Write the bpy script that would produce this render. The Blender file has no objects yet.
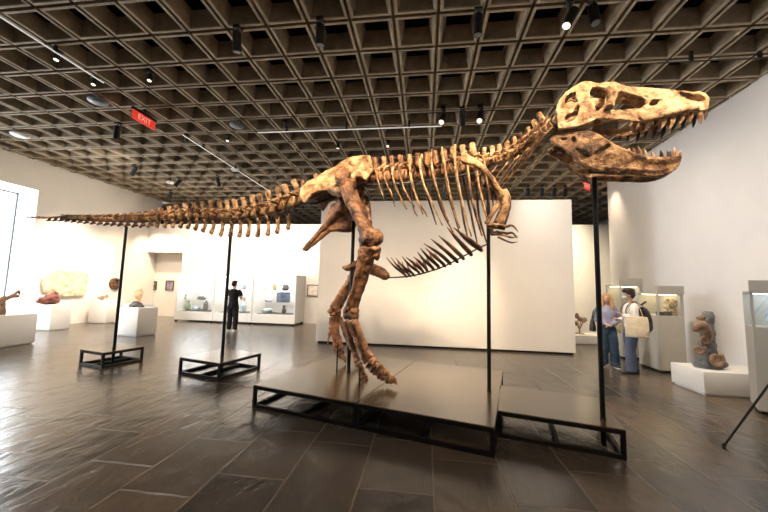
import bpy, bmesh, math, random
from math import sin, cos, radians, pi, hypot, exp
from mathutils import Vector, Matrix, noise
from mathutils.geometry import delaunay_2d_cdt
random.seed(7)
SC = bpy.context.scene
COL = SC.collection
V = Vector

# ------------------------------------------------------------------ camera (measured from the coffer grid)
H = 1.6
FPX, YAW, PITCH, ROLL = 323.604, 0.123767, 0.0926147, 0.0250467
Dv = V((-sin(YAW)*cos(PITCH), cos(YAW)*cos(PITCH), sin(PITCH)))
r0 = V((cos(YAW), sin(YAW), 0)); u0 = r0.cross(Dv)
Rv = r0*cos(ROLL) + u0*sin(ROLL); Uv = u0*cos(ROLL) - r0*sin(ROLL)
cam = bpy.data.cameras.new('camera'); cam.sensor_width = 36; cam.lens = FPX/768*36; cam.clip_start = .05; cam.clip_end = 200
co = bpy.data.objects.new('camera', cam); COL.objects.link(co)
m = Matrix.Identity(4)
for i in range(3):
    m[i][0] = Rv[i]; m[i][1] = Uv[i]; m[i][2] = -Dv[i]
m[2][3] = H
co.matrix_world = m
SC.camera = co

def ray(x, y): return Dv + Rv*((x-384)/FPX) + Uv*((256-y)/FPX)
def pz(x, y, z=0.0):
    v = ray(x, y); t = (z-H)/v.z
    return V((v.x*t, v.y*t, z))
def py_(x, y, Y):
    v = ray(x, y); t = Y/v.y
    return V((v.x*t, Y, H+v.z*t))
def px_(x, y, X):
    v = ray(x, y); t = X/v.x
    return V((X, v.y*t, H+v.z*t))

# ------------------------------------------------------------------ materials
def mat(name, col, rough=.6, metal=0, spec=.5, emit=None, es=0):
    mm = bpy.data.materials.new(name); mm.use_nodes = True
    b = mm.node_tree.nodes['Principled BSDF']
    b.inputs['Base Color'].default_value = (*col, 1); b.inputs['Roughness'].default_value = rough
    b.inputs['Metallic'].default_value = metal; b.inputs['Specular IOR Level'].default_value = spec
    if emit: b.inputs['Emission Color'].default_value = (*emit, 1); b.inputs['Emission Strength'].default_value = es
    return mm
def noisy(name, stops, scale=6, detail=8, rough=.6, bump=.3, bscale=30, bdist=.01, spec=.4, obj_var=0.0, dist=0.0, coord='Object', stretch=None):
    mm = bpy.data.materials.new(name); mm.use_nodes = True
    nt = mm.node_tree; N = nt.nodes; L = nt.links; b = N['Principled BSDF']
    tc = N.new('ShaderNodeTexCoord'); src = tc.outputs[coord]
    if stretch:
        mp = N.new('ShaderNodeMapping'); mp.inputs['Scale'].default_value = stretch; L.new(src, mp.inputs[0]); src = mp.outputs[0]
    n1 = N.new('ShaderNodeTexNoise'); n1.inputs['Scale'].default_value = scale; n1.inputs['Detail'].default_value = detail
    n1.inputs['Roughness'].default_value = .62; n1.inputs['Distortion'].default_value = dist
    L.new(src, n1.inputs['Vector'])
    cr = N.new('ShaderNodeValToRGB'); e = cr.color_ramp.elements
    e[0].position, e[0].color = stops[0][0], (*stops[0][1], 1)
    e[1].position, e[1].color = stops[-1][0], (*stops[-1][1], 1)
    for p, c in stops[1:-1]:
        q = e.new(p); q.color = (*c, 1)
    fac = n1.outputs['Fac']
    if obj_var:
        oi = N.new('ShaderNodeObjectInfo'); ma = N.new('ShaderNodeMath'); ma.operation = 'MULTIPLY_ADD'
        ma.inputs[1].default_value = obj_var; ma.inputs[2].default_value = -obj_var/2
        L.new(oi.outputs['Random'], ma.inputs[0]); ad = N.new('ShaderNodeMath'); ad.operation = 'ADD'
        L.new(ma.outputs[0], ad.inputs[0]); L.new(fac, ad.inputs[1]); fac = ad.outputs[0]
    L.new(fac, cr.inputs['Fac']); L.new(cr.outputs['Color'], b.inputs['Base Color'])
    n2 = N.new('ShaderNodeTexNoise'); n2.inputs['Scale'].default_value = bscale; n2.inputs['Detail'].default_value = 6
    L.new(src, n2.inputs['Vector'])
    bp = N.new('ShaderNodeBump'); bp.inputs['Strength'].default_value = bump; bp.inputs['Distance'].default_value = bdist
    L.new(n2.outputs['Fac'], bp.inputs['Height']); L.new(bp.outputs['Normal'], b.inputs['Normal'])
    b.inputs['Roughness'].default_value = rough; b.inputs['Specular IOR Level'].default_value = spec
    return mm
M = {}
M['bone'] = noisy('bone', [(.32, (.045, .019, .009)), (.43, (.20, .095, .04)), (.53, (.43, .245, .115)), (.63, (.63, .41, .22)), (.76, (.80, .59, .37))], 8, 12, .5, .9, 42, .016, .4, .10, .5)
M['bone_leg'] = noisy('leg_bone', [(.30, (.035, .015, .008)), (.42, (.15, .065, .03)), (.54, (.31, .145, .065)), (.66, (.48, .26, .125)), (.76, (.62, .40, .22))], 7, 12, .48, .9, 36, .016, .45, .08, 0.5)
M['bone_dark'] = noisy('dark_bone', [(.3, (.03, .014, .009)), (.5, (.14, .06, .03)), (.7, (.30, .15, .075))], 9, 8, .5, .5, 40, .01, .4, .12)  # belly ribs; also far-side bones, where the dark tone is painted shade
M['tooth'] = noisy('tooth', [(.35, (.22, .10, .05)), (.5, (.5, .30, .16)), (.7, (.75, .58, .38))], 14, 5, .35, .1, 60, .004, .5, .3)
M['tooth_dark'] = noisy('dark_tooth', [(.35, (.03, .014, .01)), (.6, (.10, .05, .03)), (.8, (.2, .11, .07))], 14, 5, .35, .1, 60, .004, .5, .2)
M['steel'] = mat('armature_steel', (.10, .10, .10), .4, .6)
M['black'] = noisy('black_steel', [(.3, (.005, .0047, .0045)), (.7, (.009, .0085, .008))], 3, 3, .5, .05, 60, .002, .22)
M['panel'] = noisy('black_panel', [(.3, (.090, .062, .034)), (.7, (.104, .073, .042))], 2, 3, .21, .02, 40, .001, .5); M['panel'].node_tree.nodes['Principled BSDF'].inputs['IOR'].default_value = 2.0
M['wall'] = noisy('painted_wall', [(.3, (.76, .72, .67)), (.7, (.80, .76, .71))], 1.2, 3, .75, .03, 120, .002, .2)
M['wallr'] = noisy('painted_wall_grey', [(.3, (.74, .71, .68)), (.7, (.78, .75, .72))], 1.2, 3, .75, .03, 120, .002, .2)
M['white'] = noisy('white_paint', [(.3, (.80, .78, .74)), (.7, (.84, .82, .78))], 2, 3, .55, .02, 80, .001, .3)
M['casegrey'] = noisy('case_paint', [(.3, (.42, .395, .345)), (.7, (.46, .435, .38))], 2, 3, .5, .02, 80, .001, .3)
M['conc'] = noisy('ceiling_concrete', [(.3, (.17, .13, .085)), (.5, (.235, .185, .125)), (.7, (.30, .245, .17))], 5, 6, .85, .35, 25, .006, .2)  # coffer walls; tone lowered for the shade inside them
M['rim'] = noisy('ceiling_rim_lit_concrete', [(.3, (.31, .255, .18)), (.5, (.39, .325, .235)), (.7, (.47, .40, .30))], 5, 6, .8, .3, 25, .004, .2)  # same concrete on the rims, the light they catch put into a paler colour
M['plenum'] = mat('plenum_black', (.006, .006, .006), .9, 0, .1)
M['trackwhite'] = mat('track_light', (.82, .82, .80), .35, 0, .5, (1, .97, .92), .55)
M['lampblack'] = mat('lamp_black', (.012, .012, .012), .45)
M['lens'] = mat('lamp_lens', (1, .95, .85), .3, 0, .5, (1, .88, .68), 1.3)
M['speaker'] = mat('speaker_grey', (.16, .18, .20), .5)
M['discwhite'] = mat('disc_white', (.75, .75, .74), .5)
M['red'] = mat('exit_red', (.6, .03, .02), .4, 0, .5, (1, .06, .035), .55)
M['redpale'] = mat('exit_letters', (.9, .5, .45), .4, 0, .5, (1, .42, .36), .7)
M['diffuser'] = mat('case_light', (1, 1, 1), .5, 0, .3, (1, .98, .95), 8)
M['diffwarm'] = mat('case_light_warm', (1, 1, 1), .5, 0, .3, (1, .86, .55), 5)
M['diffblue'] = mat('case_light_cool', (1, 1, 1), .5, 0, .3, (.75, .88, 1), 5)
def glassmat(name, tint=(1, 1, 1), mixf=.06):
    mm = bpy.data.materials.new(name); mm.use_nodes = True
    N = mm.node_tree.nodes; L = mm.node_tree.links
    N.remove(N['Principled BSDF']); t = N.new('ShaderNodeBsdfTransparent'); t.inputs[0].default_value = (*tint, 1)
    g = N.new('ShaderNodeBsdfGlossy'); g.inputs['Roughness'].default_value = .02
    x = N.new('ShaderNodeMixShader'); x.inputs[0].default_value = mixf
    L.new(t.outputs[0], x.inputs[1]); L.new(g.outputs[0], x.inputs[2]); L.new(x.outputs[0], N['Material Output'].inputs[0])
    return mm
M['glass'] = glassmat('clear_glass')
def floor_mat():
    mm = bpy.data.materials.new('slate_floor'); mm.use_nodes = True
    nt = mm.node_tree; N = nt.nodes; L = nt.links; b = N['Principled BSDF']
    tc = N.new('ShaderNodeTexCoord')
    sep = N.new('ShaderNodeSeparateXYZ'); L.new(tc.outputs['Object'], sep.inputs[0])
    com = N.new('ShaderNodeCombineXYZ'); ax = N.new('ShaderNodeMath'); ax.operation = 'ADD'; ax.inputs[1].default_value = 29.89
    L.new(sep.outputs['X'], ax.inputs[0]); ay = N.new('ShaderNodeMath'); ay.operation = 'ADD'; ay.inputs[1].default_value = 40.3
    L.new(sep.outputs['Y'], ay.inputs[0]); L.new(ay.outputs[0], com.inputs['X']); L.new(ax.outputs[0], com.inputs['Y'])
    wn = N.new('ShaderNodeTexNoise'); wn.inputs['Scale'].default_value = 3; wn.inputs['Detail'].default_value = 4
    L.new(tc.outputs['Object'], wn.inputs['Vector'])
    wv = N.new('ShaderNodeVectorMath'); wv.operation = 'SCALE'; wv.inputs['Scale'].default_value = .018
    L.new(wn.outputs['Color'], wv.inputs[0]); va = N.new('ShaderNodeVectorMath'); va.operation = 'ADD'
    L.new(com.outputs[0], va.inputs[0]); L.new(wv.outputs[0], va.inputs[1])
    br = N.new('ShaderNodeTexBrick'); L.new(va.outputs[0], br.inputs['Vector'])
    br.inputs['Scale'].default_value = 1; br.inputs['Brick Width'].default_value = .86; br.inputs['Row Height'].default_value = .6
    br.inputs['Mortar Size'].default_value = .010; br.inputs['Mortar Smooth'].default_value = .3; br.offset = .37; br.squash = 1.25; br.squash_frequency = 3
    br.inputs['Color1'].default_value = (0, 0, 0, 1); br.inputs['Color2'].default_value = (1, 1, 1, 1); br.inputs['Mortar'].default_value = (.5, .5, .5, 1)
    n1 = N.new('ShaderNodeTexNoise'); n1.inputs['Scale'].default_value = 2.2; n1.inputs['Detail'].default_value = 9; n1.inputs['Roughness'].default_value = .65
    L.new(tc.outputs['Object'], n1.inputs['Vector'])
    mx = N.new('ShaderNodeMix'); mx.data_type = 'RGBA'; mx.inputs['Factor'].default_value = .5
    L.new(br.outputs['Color'], mx.inputs['A']); L.new(n1.outputs['Fac'], mx.inputs['B'])
    cr = N.new('ShaderNodeValToRGB'); e = cr.color_ramp.elements
    e[0].position, e[0].color = .12, (.046, .038, .031, 1); e[1].position, e[1].color = .9, (.200, .145, .098, 1)
    q = e.new(.45); q.color = (.090, .073, .058, 1); q = e.new(.65); q.color = (.125, .093, .066, 1)
    L.new(mx.outputs['Result'], cr.inputs['Fac'])
    mo = N.new('ShaderNodeMix'); mo.data_type = 'RGBA'; L.new(br.outputs['Fac'], mo.inputs['Factor'])
    L.new(cr.outputs['Color'], mo.inputs['A']); mo.inputs['B'].default_value = (.19, .14, .095, 1)
    L.new(mo.outputs['Result'], b.inputs['Base Color'])
    # cleft relief: stretched ridges plus mortar groove
    mp = N.new('ShaderNodeMapping'); mp.inputs['Scale'].default_value = (4.2, 2.4, 1); mp.inputs['Rotation'].default_value = (0, 0, .5); L.new(tc.outputs['Object'], mp.inputs[0])
    n2 = N.new('ShaderNodeTexNoise'); n2.inputs['Scale'].default_value = 1.3; n2.inputs['Detail'].default_value = 6; n2.inputs['Distortion'].default_value = .35
    n2.noise_dimensions = '4D'; L.new(mp.outputs[0], n2.inputs['Vector']); wm = N.new('ShaderNodeMath'); wm.operation = 'MULTIPLY'; wm.inputs[1].default_value = 37.0; L.new(br.outputs['Color'], wm.inputs[0]); L.new(wm.outputs[0], n2.inputs['W'])
    s1 = N.new('ShaderNodeMath'); s1.operation = 'MULTIPLY'; s1.inputs[1].default_value = 1.0; L.new(n2.outputs['Fac'], s1.inputs[0])
    s2 = N.new('ShaderNodeMath'); s2.operation = 'MULTIPLY_ADD'; s2.inputs[1].default_value = -1.0; L.new(br.outputs['Fac'], s2.inputs[0]); L.new(s1.outputs[0], s2.inputs[2])
    bp = N.new('ShaderNodeBump'); bp.inputs['Strength'].default_value = .42; bp.inputs['Distance'].default_value = .03
    L.new(s2.outputs[0], bp.inputs['Height']); L.new(bp.outputs['Normal'], b.inputs['Normal'])
    b.inputs['Roughness'].default_value = .235
    b.inputs['IOR'].default_value = 1.72
    return mm
M['floor'] = floor_mat()

# ------------------------------------------------------------------ mesh helpers
def obj(name, bm_or_me, m, parent=None, smooth=True, kind=None, label=None):
    if isinstance(bm_or_me, bmesh.types.BMesh):
        me = bpy.data.meshes.new(name); bmesh.ops.recalc_face_normals(bm_or_me, faces=bm_or_me.faces); bm_or_me.to_mesh(me); bm_or_me.free()
    else: me = bm_or_me; me.name = name
    me.materials.clear(); me.materials.append(M[m] if isinstance(m, str) else m)
    if smooth:
        for p in me.polygons: p.use_smooth = True
        if smooth == 'auto': me.set_sharp_from_angle(angle=radians(35))
    o = bpy.data.objects.new(name, me); COL.objects.link(o)
    if parent:
        o.parent = parent; w = V(parent.location); p = parent.parent
        while p: w = w + V(p.location); p = p.parent
        me.transform(Matrix.Translation(-w))
    if kind: o['kind'] = kind
    if label: o['label'] = label
    return o
def thing(name, label, cat, loc=(0, 0, 0), group=None):
    o = bpy.data.objects.new(name, None); COL.objects.link(o); o.location = loc; o.empty_display_size = .1
    o['label'] = label; o['category'] = cat
    if group: o['group'] = group
    return o
def tag(o, label, cat, group=None):
    o['label'] = label; o['category'] = cat
    if group: o['group'] = group
    return o
def struct(name, bm, m, smooth=False): return obj(name, bm, m, None, smooth, 'structure')
def B(): return bmesh.new()
def box(bm, lo, hi, mtx=None):
    c = [(V(lo)[i]+V(hi)[i])/2 for i in range(3)]; s = [V(hi)[i]-V(lo)[i] for i in range(3)]
    mt = Matrix.Translation(c) @ Matrix.Diagonal((*s, 1))
    if mtx is not None: mt = mtx @ mt
    bmesh.ops.create_cube(bm, size=1, matrix=mt); return bm
def bevel(bm, w=.006, seg=2):
    bmesh.ops.bevel(bm, geom=bm.edges[:], offset=w, segments=seg, affect='EDGES', profile=.5, clamp_overlap=True); return bm
def ball(bm, c, r, sub=2, rot=None, bump=0, seed=0):
    if not hasattr(r, '__len__'): r = (r, r, r)
    mt = Matrix.Translation(V(c)) @ (rot.to_4x4() if rot is not None else Matrix.Identity(4)) @ Matrix.Diagonal((*r, 1))
    g = bmesh.ops.create_icosphere(bm, subdivisions=sub, radius=1)
    for v in g['verts']:
        if bump: v.co *= 1+bump*noise.noise(v.co*1.7+V((seed*3.1, seed, 0)))
        v.co = mt @ v.co
    return bm
def spline(pts, k):
    pts = [V(p) for p in pts]
    if len(pts) < 3 or k <= 1:
        return pts
    out = []
    for i in range(len(pts)-1):
        p0 = pts[max(i-1, 0)]; p1 = pts[i]; p2 = pts[i+1]; p3 = pts[min(i+2, len(pts)-1)]
        if i == 0: p0 = p1*2-p2
        if i == len(pts)-2: p3 = p2*2-p1
        for j in range(k):
            t = j/k
            out.append(.5*((2*p1)+(p2-p0)*t+(2*p0-5*p1+4*p2-p3)*t*t+(3*p1-p0-3*p2+p3)*t**3))
    out.append(pts[-1]); return out
def lerp_list(vals, n):
    o = []
    for i in range(n):
        x = i*(len(vals)-1)/max(n-1, 1); a = min(int(x), len(vals)-2) if len(vals) > 1 else 0
        t = x-a
        va = vals[a]; vb = vals[min(a+1, len(vals)-1)]
        if hasattr(va, '__len__'): o.append(tuple(p+(q-p)*t for p, q in zip(va, vb)))
        else: o.append(va+(vb-va)*t)
    return o
def tube(bm, pts, rad, n=8, k=1, up=(0, 0, 1), wob=0, seed=0):
    P = spline(pts, k)
    if not hasattr(rad, '__len__'): rad = [rad]
    R = lerp_list([r if hasattr(r, '__len__') else (r, r) for r in rad], len(P))
    rings = []
    for i, p in enumerate(P):
        t = (P[min(i+1, len(P)-1)]-P[max(i-1, 0)])
        if t.length < 1e-9: t = V((0, 0, 1))
        t.normalize(); u = V(up)
        if abs(t.dot(u.normalized())) > .98: u = V((0, 1, 0)) if abs(t.y) < .9 else V((1, 0, 0))
        s = t.cross(u).normalized(); u2 = s.cross(t)
        r = R[i]; a, b = r if hasattr(r, '__len__') else (r, r)
        ring = []
        for j in range(n):
            an = 2*pi*j/n; q = s*(a*cos(an))+u2*(b*sin(an))
            if wob: q *= 1+wob*noise.noise(V((i*.5+seed*7, cos(an)*1.3, sin(an)*1.3)))
            ring.append(bm.verts.new(p+q))
        rings.append(ring)
    for i in range(len(rings)-1):
        for j in range(n):
            bm.faces.new((rings[i][j], rings[i][(j+1) % n], rings[i+1][(j+1) % n], rings[i+1][j]))
    bm.faces.new(rings[0][::-1]); bm.faces.new(rings[-1])
    return bm
def remesh(bm, vox=.012, smooth=3, disp=0, dscale=14, dec=None):
    bmesh.ops.recalc_face_normals(bm, faces=bm.faces)
    me = bpy.data.meshes.new('tmp'); bm.to_mesh(me); bm.free()
    o = bpy.data.objects.new('tmp', me); COL.objects.link(o)
    r = o.modifiers.new('r', 'REMESH'); r.mode = 'VOXEL'; r.voxel_size = vox
    if smooth:
        s = o.modifiers.new('s', 'SMOOTH'); s.factor = .5; s.iterations = smooth
    if dec:
        d = o.modifiers.new('d', 'DECIMATE'); d.ratio = dec
    dg = bpy.context.evaluated_depsgraph_get(); dg.update()
    out = bpy.data.meshes.new_from_object(o.evaluated_get(dg))
    bpy.data.objects.remove(o); bpy.data.meshes.remove(me)
    if disp:
        nn = [v.normal.copy() for v in out.vertices]
        for v, q in zip(out.vertices, nn):
            v.co += q*disp*(noise.noise(v.co*dscale)+.5*noise.noise(v.co*dscale*2.6))
    return out
def lathe(bm, prof, c, n=20):
    rings = []
    for r, z in prof:
        rings.append([bm.verts.new((c[0]+r*cos(2*pi*j/n), c[1]+r*sin(2*pi*j/n), c[2]+z)) for j in range(n)])
    for i in range(len(rings)-1):
        for j in range(n): bm.faces.new((rings[i][j], rings[i][(j+1) % n], rings[i+1][(j+1) % n], rings[i+1][j]))
    bm.faces.new(rings[0][::-1]); bm.faces.new(rings[-1]); return bm

# ------------------------------------------------------------------ room shell
CZ = 5.3; S = .613; GX, GY = -1.077, 3.50
LX = -12.3; YB = -4.5; YP = 13.0; PH = 4.12; YF = 19.5
bm = B(); box(bm, (-17, YB, -.2), (9.5, YF, 0)); struct('floor', bm, 'floor')
# coffered ceiling: precast units, each an open tapered box with a groove between neighbours
bm = B()
i0 = math.ceil((-17-GX)/S); i1 = math.floor((9.5-GX)/S); j0 = math.ceil((YB-GY)/S); j1 = math.floor((YF-GY)/S)
def quad(bm, a, b, c, d): bm.faces.new([bm.verts.new(p) for p in (a, b, c, d)])
def sq(cx, cy, h, z): return [(cx-h, cy-h, z), (cx+h, cy-h, z), (cx+h, cy+h, z), (cx-h, cy+h, z)]
for i in range(i0, i1):
    for j in range(j0, j1):
        cx = GX+(i+.5)*S; cy = GY+(j+.5)*S
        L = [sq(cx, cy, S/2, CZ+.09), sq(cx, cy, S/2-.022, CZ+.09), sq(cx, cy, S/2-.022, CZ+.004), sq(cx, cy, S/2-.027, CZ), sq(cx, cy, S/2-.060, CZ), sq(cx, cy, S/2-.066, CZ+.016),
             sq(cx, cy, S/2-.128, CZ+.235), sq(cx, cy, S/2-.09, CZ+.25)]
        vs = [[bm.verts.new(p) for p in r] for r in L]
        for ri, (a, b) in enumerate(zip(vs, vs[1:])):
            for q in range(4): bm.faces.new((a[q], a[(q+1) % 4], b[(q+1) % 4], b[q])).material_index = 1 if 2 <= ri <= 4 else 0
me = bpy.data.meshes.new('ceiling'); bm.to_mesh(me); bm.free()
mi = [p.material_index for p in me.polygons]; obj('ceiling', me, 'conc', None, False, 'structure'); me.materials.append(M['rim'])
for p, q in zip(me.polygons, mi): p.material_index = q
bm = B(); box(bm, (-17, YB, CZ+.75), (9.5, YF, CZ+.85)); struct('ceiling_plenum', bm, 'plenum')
bm = B(); box(bm, (-17, 13.8, CZ-.02), (9.5, 13.95, CZ+.3)); struct('ceiling_beam', bm, 'conc')
# left wall with the splayed window opening
WY0, WY1, WZ0, WZ1 = 4.6, 8.72, .45, 4.38
bm = B(); T = .14
box(bm, (LX-T, YB, 0), (LX, WY0, CZ+.8)); box(bm, (LX-T, WY1, 0), (LX, 13.6, CZ+.8))
box(bm, (LX-T, WY0, 0), (LX, WY1, WZ0)); box(bm, (LX-T, WY0, WZ1), (LX, WY1, CZ+.8))
struct('wall_left', bm, 'wall')
# splayed embrasure out to the glass
GXW = LX-1.1; gy0, gy1, gz0, gz1 = 4.9, 8.95, .75, 4.36
bm = B()
a = [(LX-T, WY0, WZ0), (LX-T, WY1, WZ0), (LX-T, WY1, WZ1), (LX-T, WY0, WZ1)]
b = [(GXW, gy0, gz0), (GXW, gy1, gz0), (GXW, gy1, gz1), (GXW, gy0, gz1)]
for q in range(4): quad(bm, a[q], a[(q+1) % 4], b[(q+1) % 4], b[q])
struct('window_reveal', bm, 'white')
wf = B()
for (lo, hi) in (((gy0, gz0), (gy1, gz0+.05)), ((gy0, gz1-.05), (gy1, gz1)), ((gy0, gz0), (gy0+.05, gz1)), ((gy1-.05, gz0), (gy1, gz1)), ((6.9, gz0), (6.95, gz1))):
    box(wf, (GXW-.03, lo[0], lo[1]), (GXW+.03, hi[0], hi[1]))
win = struct('window_1', wf, mat('window_frame', (.10, .12, .14), .5))
bm = B(); box(bm, (GXW-.008, gy0+.04, gz0+.04), (GXW+.008, gy1-.04, gz1-.04)); g = obj('window_glass', bm, 'glass', win, False)
# partition at the back, with the picture recess beside the left wall
bm = B()
box(bm, (-10.55, YP, 0), (-2.0, YP+.2, PH)); box(bm, (LX, YP, 2.85), (-10.55, YP+.2, PH)); box(bm, (-2.0, YP, 0), (9.0, YP+.2, PH))
struct('wall_partition', bm, 'wall')
bm = B(); box(bm, (LX-.4, 13.55, 0), (-10.0, 13.7, PH)); struct('wall_recess', bm, 'wall')
# right wall (slightly skewed), runs to the corridor
bm = B(); p = V((5.31+.0615*YB, YB)); q = V((6.005, 11.3)); d = (q-p).normalized(); nrm = V((d.y, -d.x))
vs = []
for z in (0, CZ+.8):
    vs.append([(p.x, p.y, z), (q.x, q.y, z), (q.x+nrm.x*.35, q.y+nrm.y*.35, z), (p.x+nrm.x*.35, p.y+nrm.y*.35, z)])
bv = [[bm.verts.new(x) for x in r] for r in vs]
for k in range(4): bm.faces.new((bv[0][k], bv[0][(k+1) % 4], bv[1][(k+1) % 4], bv[1][k]))
bm.faces.new(bv[0]); bm.faces.new(bv[1]); struct('wall_right', bm, 'wallr')
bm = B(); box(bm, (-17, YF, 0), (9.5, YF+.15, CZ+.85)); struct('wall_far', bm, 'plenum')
bm = B(); box(bm, (-13, YB-.15, 0), (9.5, YB, CZ+.85)); struct('wall_back', bm, 'wall')
bm = B(); box(bm, (9.5, YB, 0), (9.65, YF, CZ+.85)); struct('wall_outer', bm, 'wall')
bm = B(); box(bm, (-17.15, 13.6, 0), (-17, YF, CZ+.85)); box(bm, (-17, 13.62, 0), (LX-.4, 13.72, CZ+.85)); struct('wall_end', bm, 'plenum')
# freestanding white exhibition wall behind the skeleton
bm = B(); box(bm, (-2.93, 8.8, .05), (3.80, 9.25, 3.97)); bevel(bm, .008, 1); struct('wall_freestanding', bm, 'wall')
bm = B(); box(bm, (-2.88, 8.83, 0), (3.75, 9.2, .05)); struct('baseboard_freestanding', bm, 'black')

# ------------------------------------------------------------------ plinths with steel poles
def plinth(label, o, ang, w, d, h=.28, poles=(), bars=True):
    """o = front-left corner on the floor; long axis turned by ang"""
    t = thing('display_plinth', label, 'plinth', (o[0], o[1], 0), None)
    R = Matrix.Translation((o[0], o[1], 0)) @ Matrix.Rotation(ang, 4, 'Z')
    b = .04
    top = B(); box(top, (.002, .002, h-.012), (w-.002, d-.002, h), R); obj('top_panel', top, 'panel', t, False)
    f = B()
    for z0 in (0, h-.012-b):
        box(f, (0, 0, z0), (w, b, z0+b), R); box(f, (0, d-b, z0), (w, d, z0+b), R)
        box(f, (0, b, z0), (b, d-b, z0+b), R); box(f, (w-b, b, z0), (w, d-b, z0+b), R)
    if bars: box(f, (w*.5-b/2, b, 0), (w*.5+b/2, d-b, b), R)
    obj('frame', f, 'black', t, False)
    for x in (0, w-b):
        for y in (0, d-b):
            g = B(); box(g, (x, y, b), (x+b, y+b, h-.012-b), R); obj('post', g, 'black', t, False)
    for (X, Y, z0, z1, r) in poles:
        g = B(); tube(g, [(X, Y, z0), (X, Y, z1)], r, 10); pole = obj('support_pole', g, 'black', t, 'auto')
        g = B(); lathe(g, [(r*1.0, 0), (r*1.25, 0), (r*1.25, .008), (r*1.1, .012), (r*1.0, .014)], (X, Y, h if z0 < h else z0)); obj('collar', g, 'black', pole, 'auto')
    return t
A15 = radians(-15)
plinth('small low black steel plinth under the tail tip, leftmost of the plinths', (-6.36, 5.46), radians(-14), .68, .71, poles=[(-5.86, 5.66, .02, 2.64, .026)])
plinth('medium low black steel plinth under the thick part of the tail', (-4.20, 5.30), radians(-15), .95, .93, poles=[(-3.58, 5.57, .02, 2.60, .028)])
e1 = V((cos(A15), sin(A15)))
plinth('large low black plinth under the hind feet, left half of the central pair', (-2.18, 4.11), A15, 1.49, 2.32,
       poles=[(-1.12, 4.98, .28, 3.0, .028), (-1.31, 5.0, .28, .60, .012), (-.82, 4.32, .28, .52, .012)])
plinth('large low black plinth under the rib cage, right half of the central pair', (-2.18+1.497*e1.x, 4.11+1.497*e1.y), A15, 1.475, 2.32,
       poles=[(.86, 4.47, .28, 3.30, .025)])
plinth('open black steel plinth in front carrying the pole under the skull', (.82, 3.80), radians(-14), 1.165, 1.0,
       poles=[(1.868, 3.76, .02, 2.86, .025)])

# ------------------------------------------------------------------ the dinosaur
class Axis:
    def __init__(s, pts, k=12):
        P = spline([V((x, y, 0)) for x, y in pts], k); s.P = P; s.S = [0]
        for a, b in zip(P, P[1:]): s.S.append(s.S[-1]+(b-a).length)
    def frame(s, q):
        q = min(max(q, 0), s.S[-1]-1e-6)
        i = next(i for i in range(len(s.S)-1) if s.S[i+1] > q)
        t = (q-s.S[i])/(s.S[i+1]-s.S[i])
        def tan(i):
            a = s.P[max(i-1, 0)]; b = s.P[min(i+1, len(s.P)-1)]; return (b-a).normalized()
        T = (tan(i)*(1-t)+tan(i+1)*t).normalized()
        return s.P[i].lerp(s.P[i+1], t), T, V((T.y, -T.x, 0))
    def at(s, q, lat, z):
        p, T, N = s.frame(q); p = p+N*lat; return V((p.x, p.y, z))
    def hit(s, x, y, lat=0.0):
        v = ray(x, y); lo, hi = 0, s.S[-1]
        def g(q):
            p = s.at(q, lat, 0); return p.x*v.y-p.y*v.x
        glo = g(lo)
        for _ in range(40):
            m_ = (lo+hi)/2
            if (g(m_) > 0) == (glo > 0): lo = m_
            else: hi = m_
        p = s.at(lo, lat, 0); t = hypot(p.x, p.y)/hypot(v.x, v.y)
        return lo, lat, H+v.z*t
    def on(s, x, y, lat=0.0): return s.at(*s.hit(x, y, lat))
    def off(s, x, y, lat): q, l, z = s.hit(x, y, lat); return s.at(q, -l, z)
AX = Axis([(-9.2, 5.50), (-7.6, 5.60), (-5.86, 5.66), (-3.58, 5.57), (-1.14, 5.02), (.86, 4.47), (1.56, 3.92), (2.3, 3.62)])
SK = Axis([(1.30, 3.88), (3.6, 3.26)], 1)
BX = Axis([(-4.6, 5.70), (-3.58, 5.57), (-1.14, 5.02), (.86, 4.47), (2.6, 4.02)])
def inside(p, poly):
    c = False; x, y = p
    for i in range(len(poly)):
        x1, y1 = poly[i]; x2, y2 = poly[i-1]
        if (y1 > y) != (y2 > y) and x < (x2-x1)*(y-y1)/(y2-y1)+x1: c = not c
    return c
def densify(poly, st):
    o = []
    for i in range(len(poly)):
        a = poly[i]; b = poly[(i+1) % len(poly)]; n = max(1, int(hypot(a[0]-b[0], a[1]-b[1])/st))
        for k in range(n): o.append((a[0]+(b[0]-a[0])*k/n, a[1]+(b[1]-a[1])*k/n))
    return o
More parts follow.
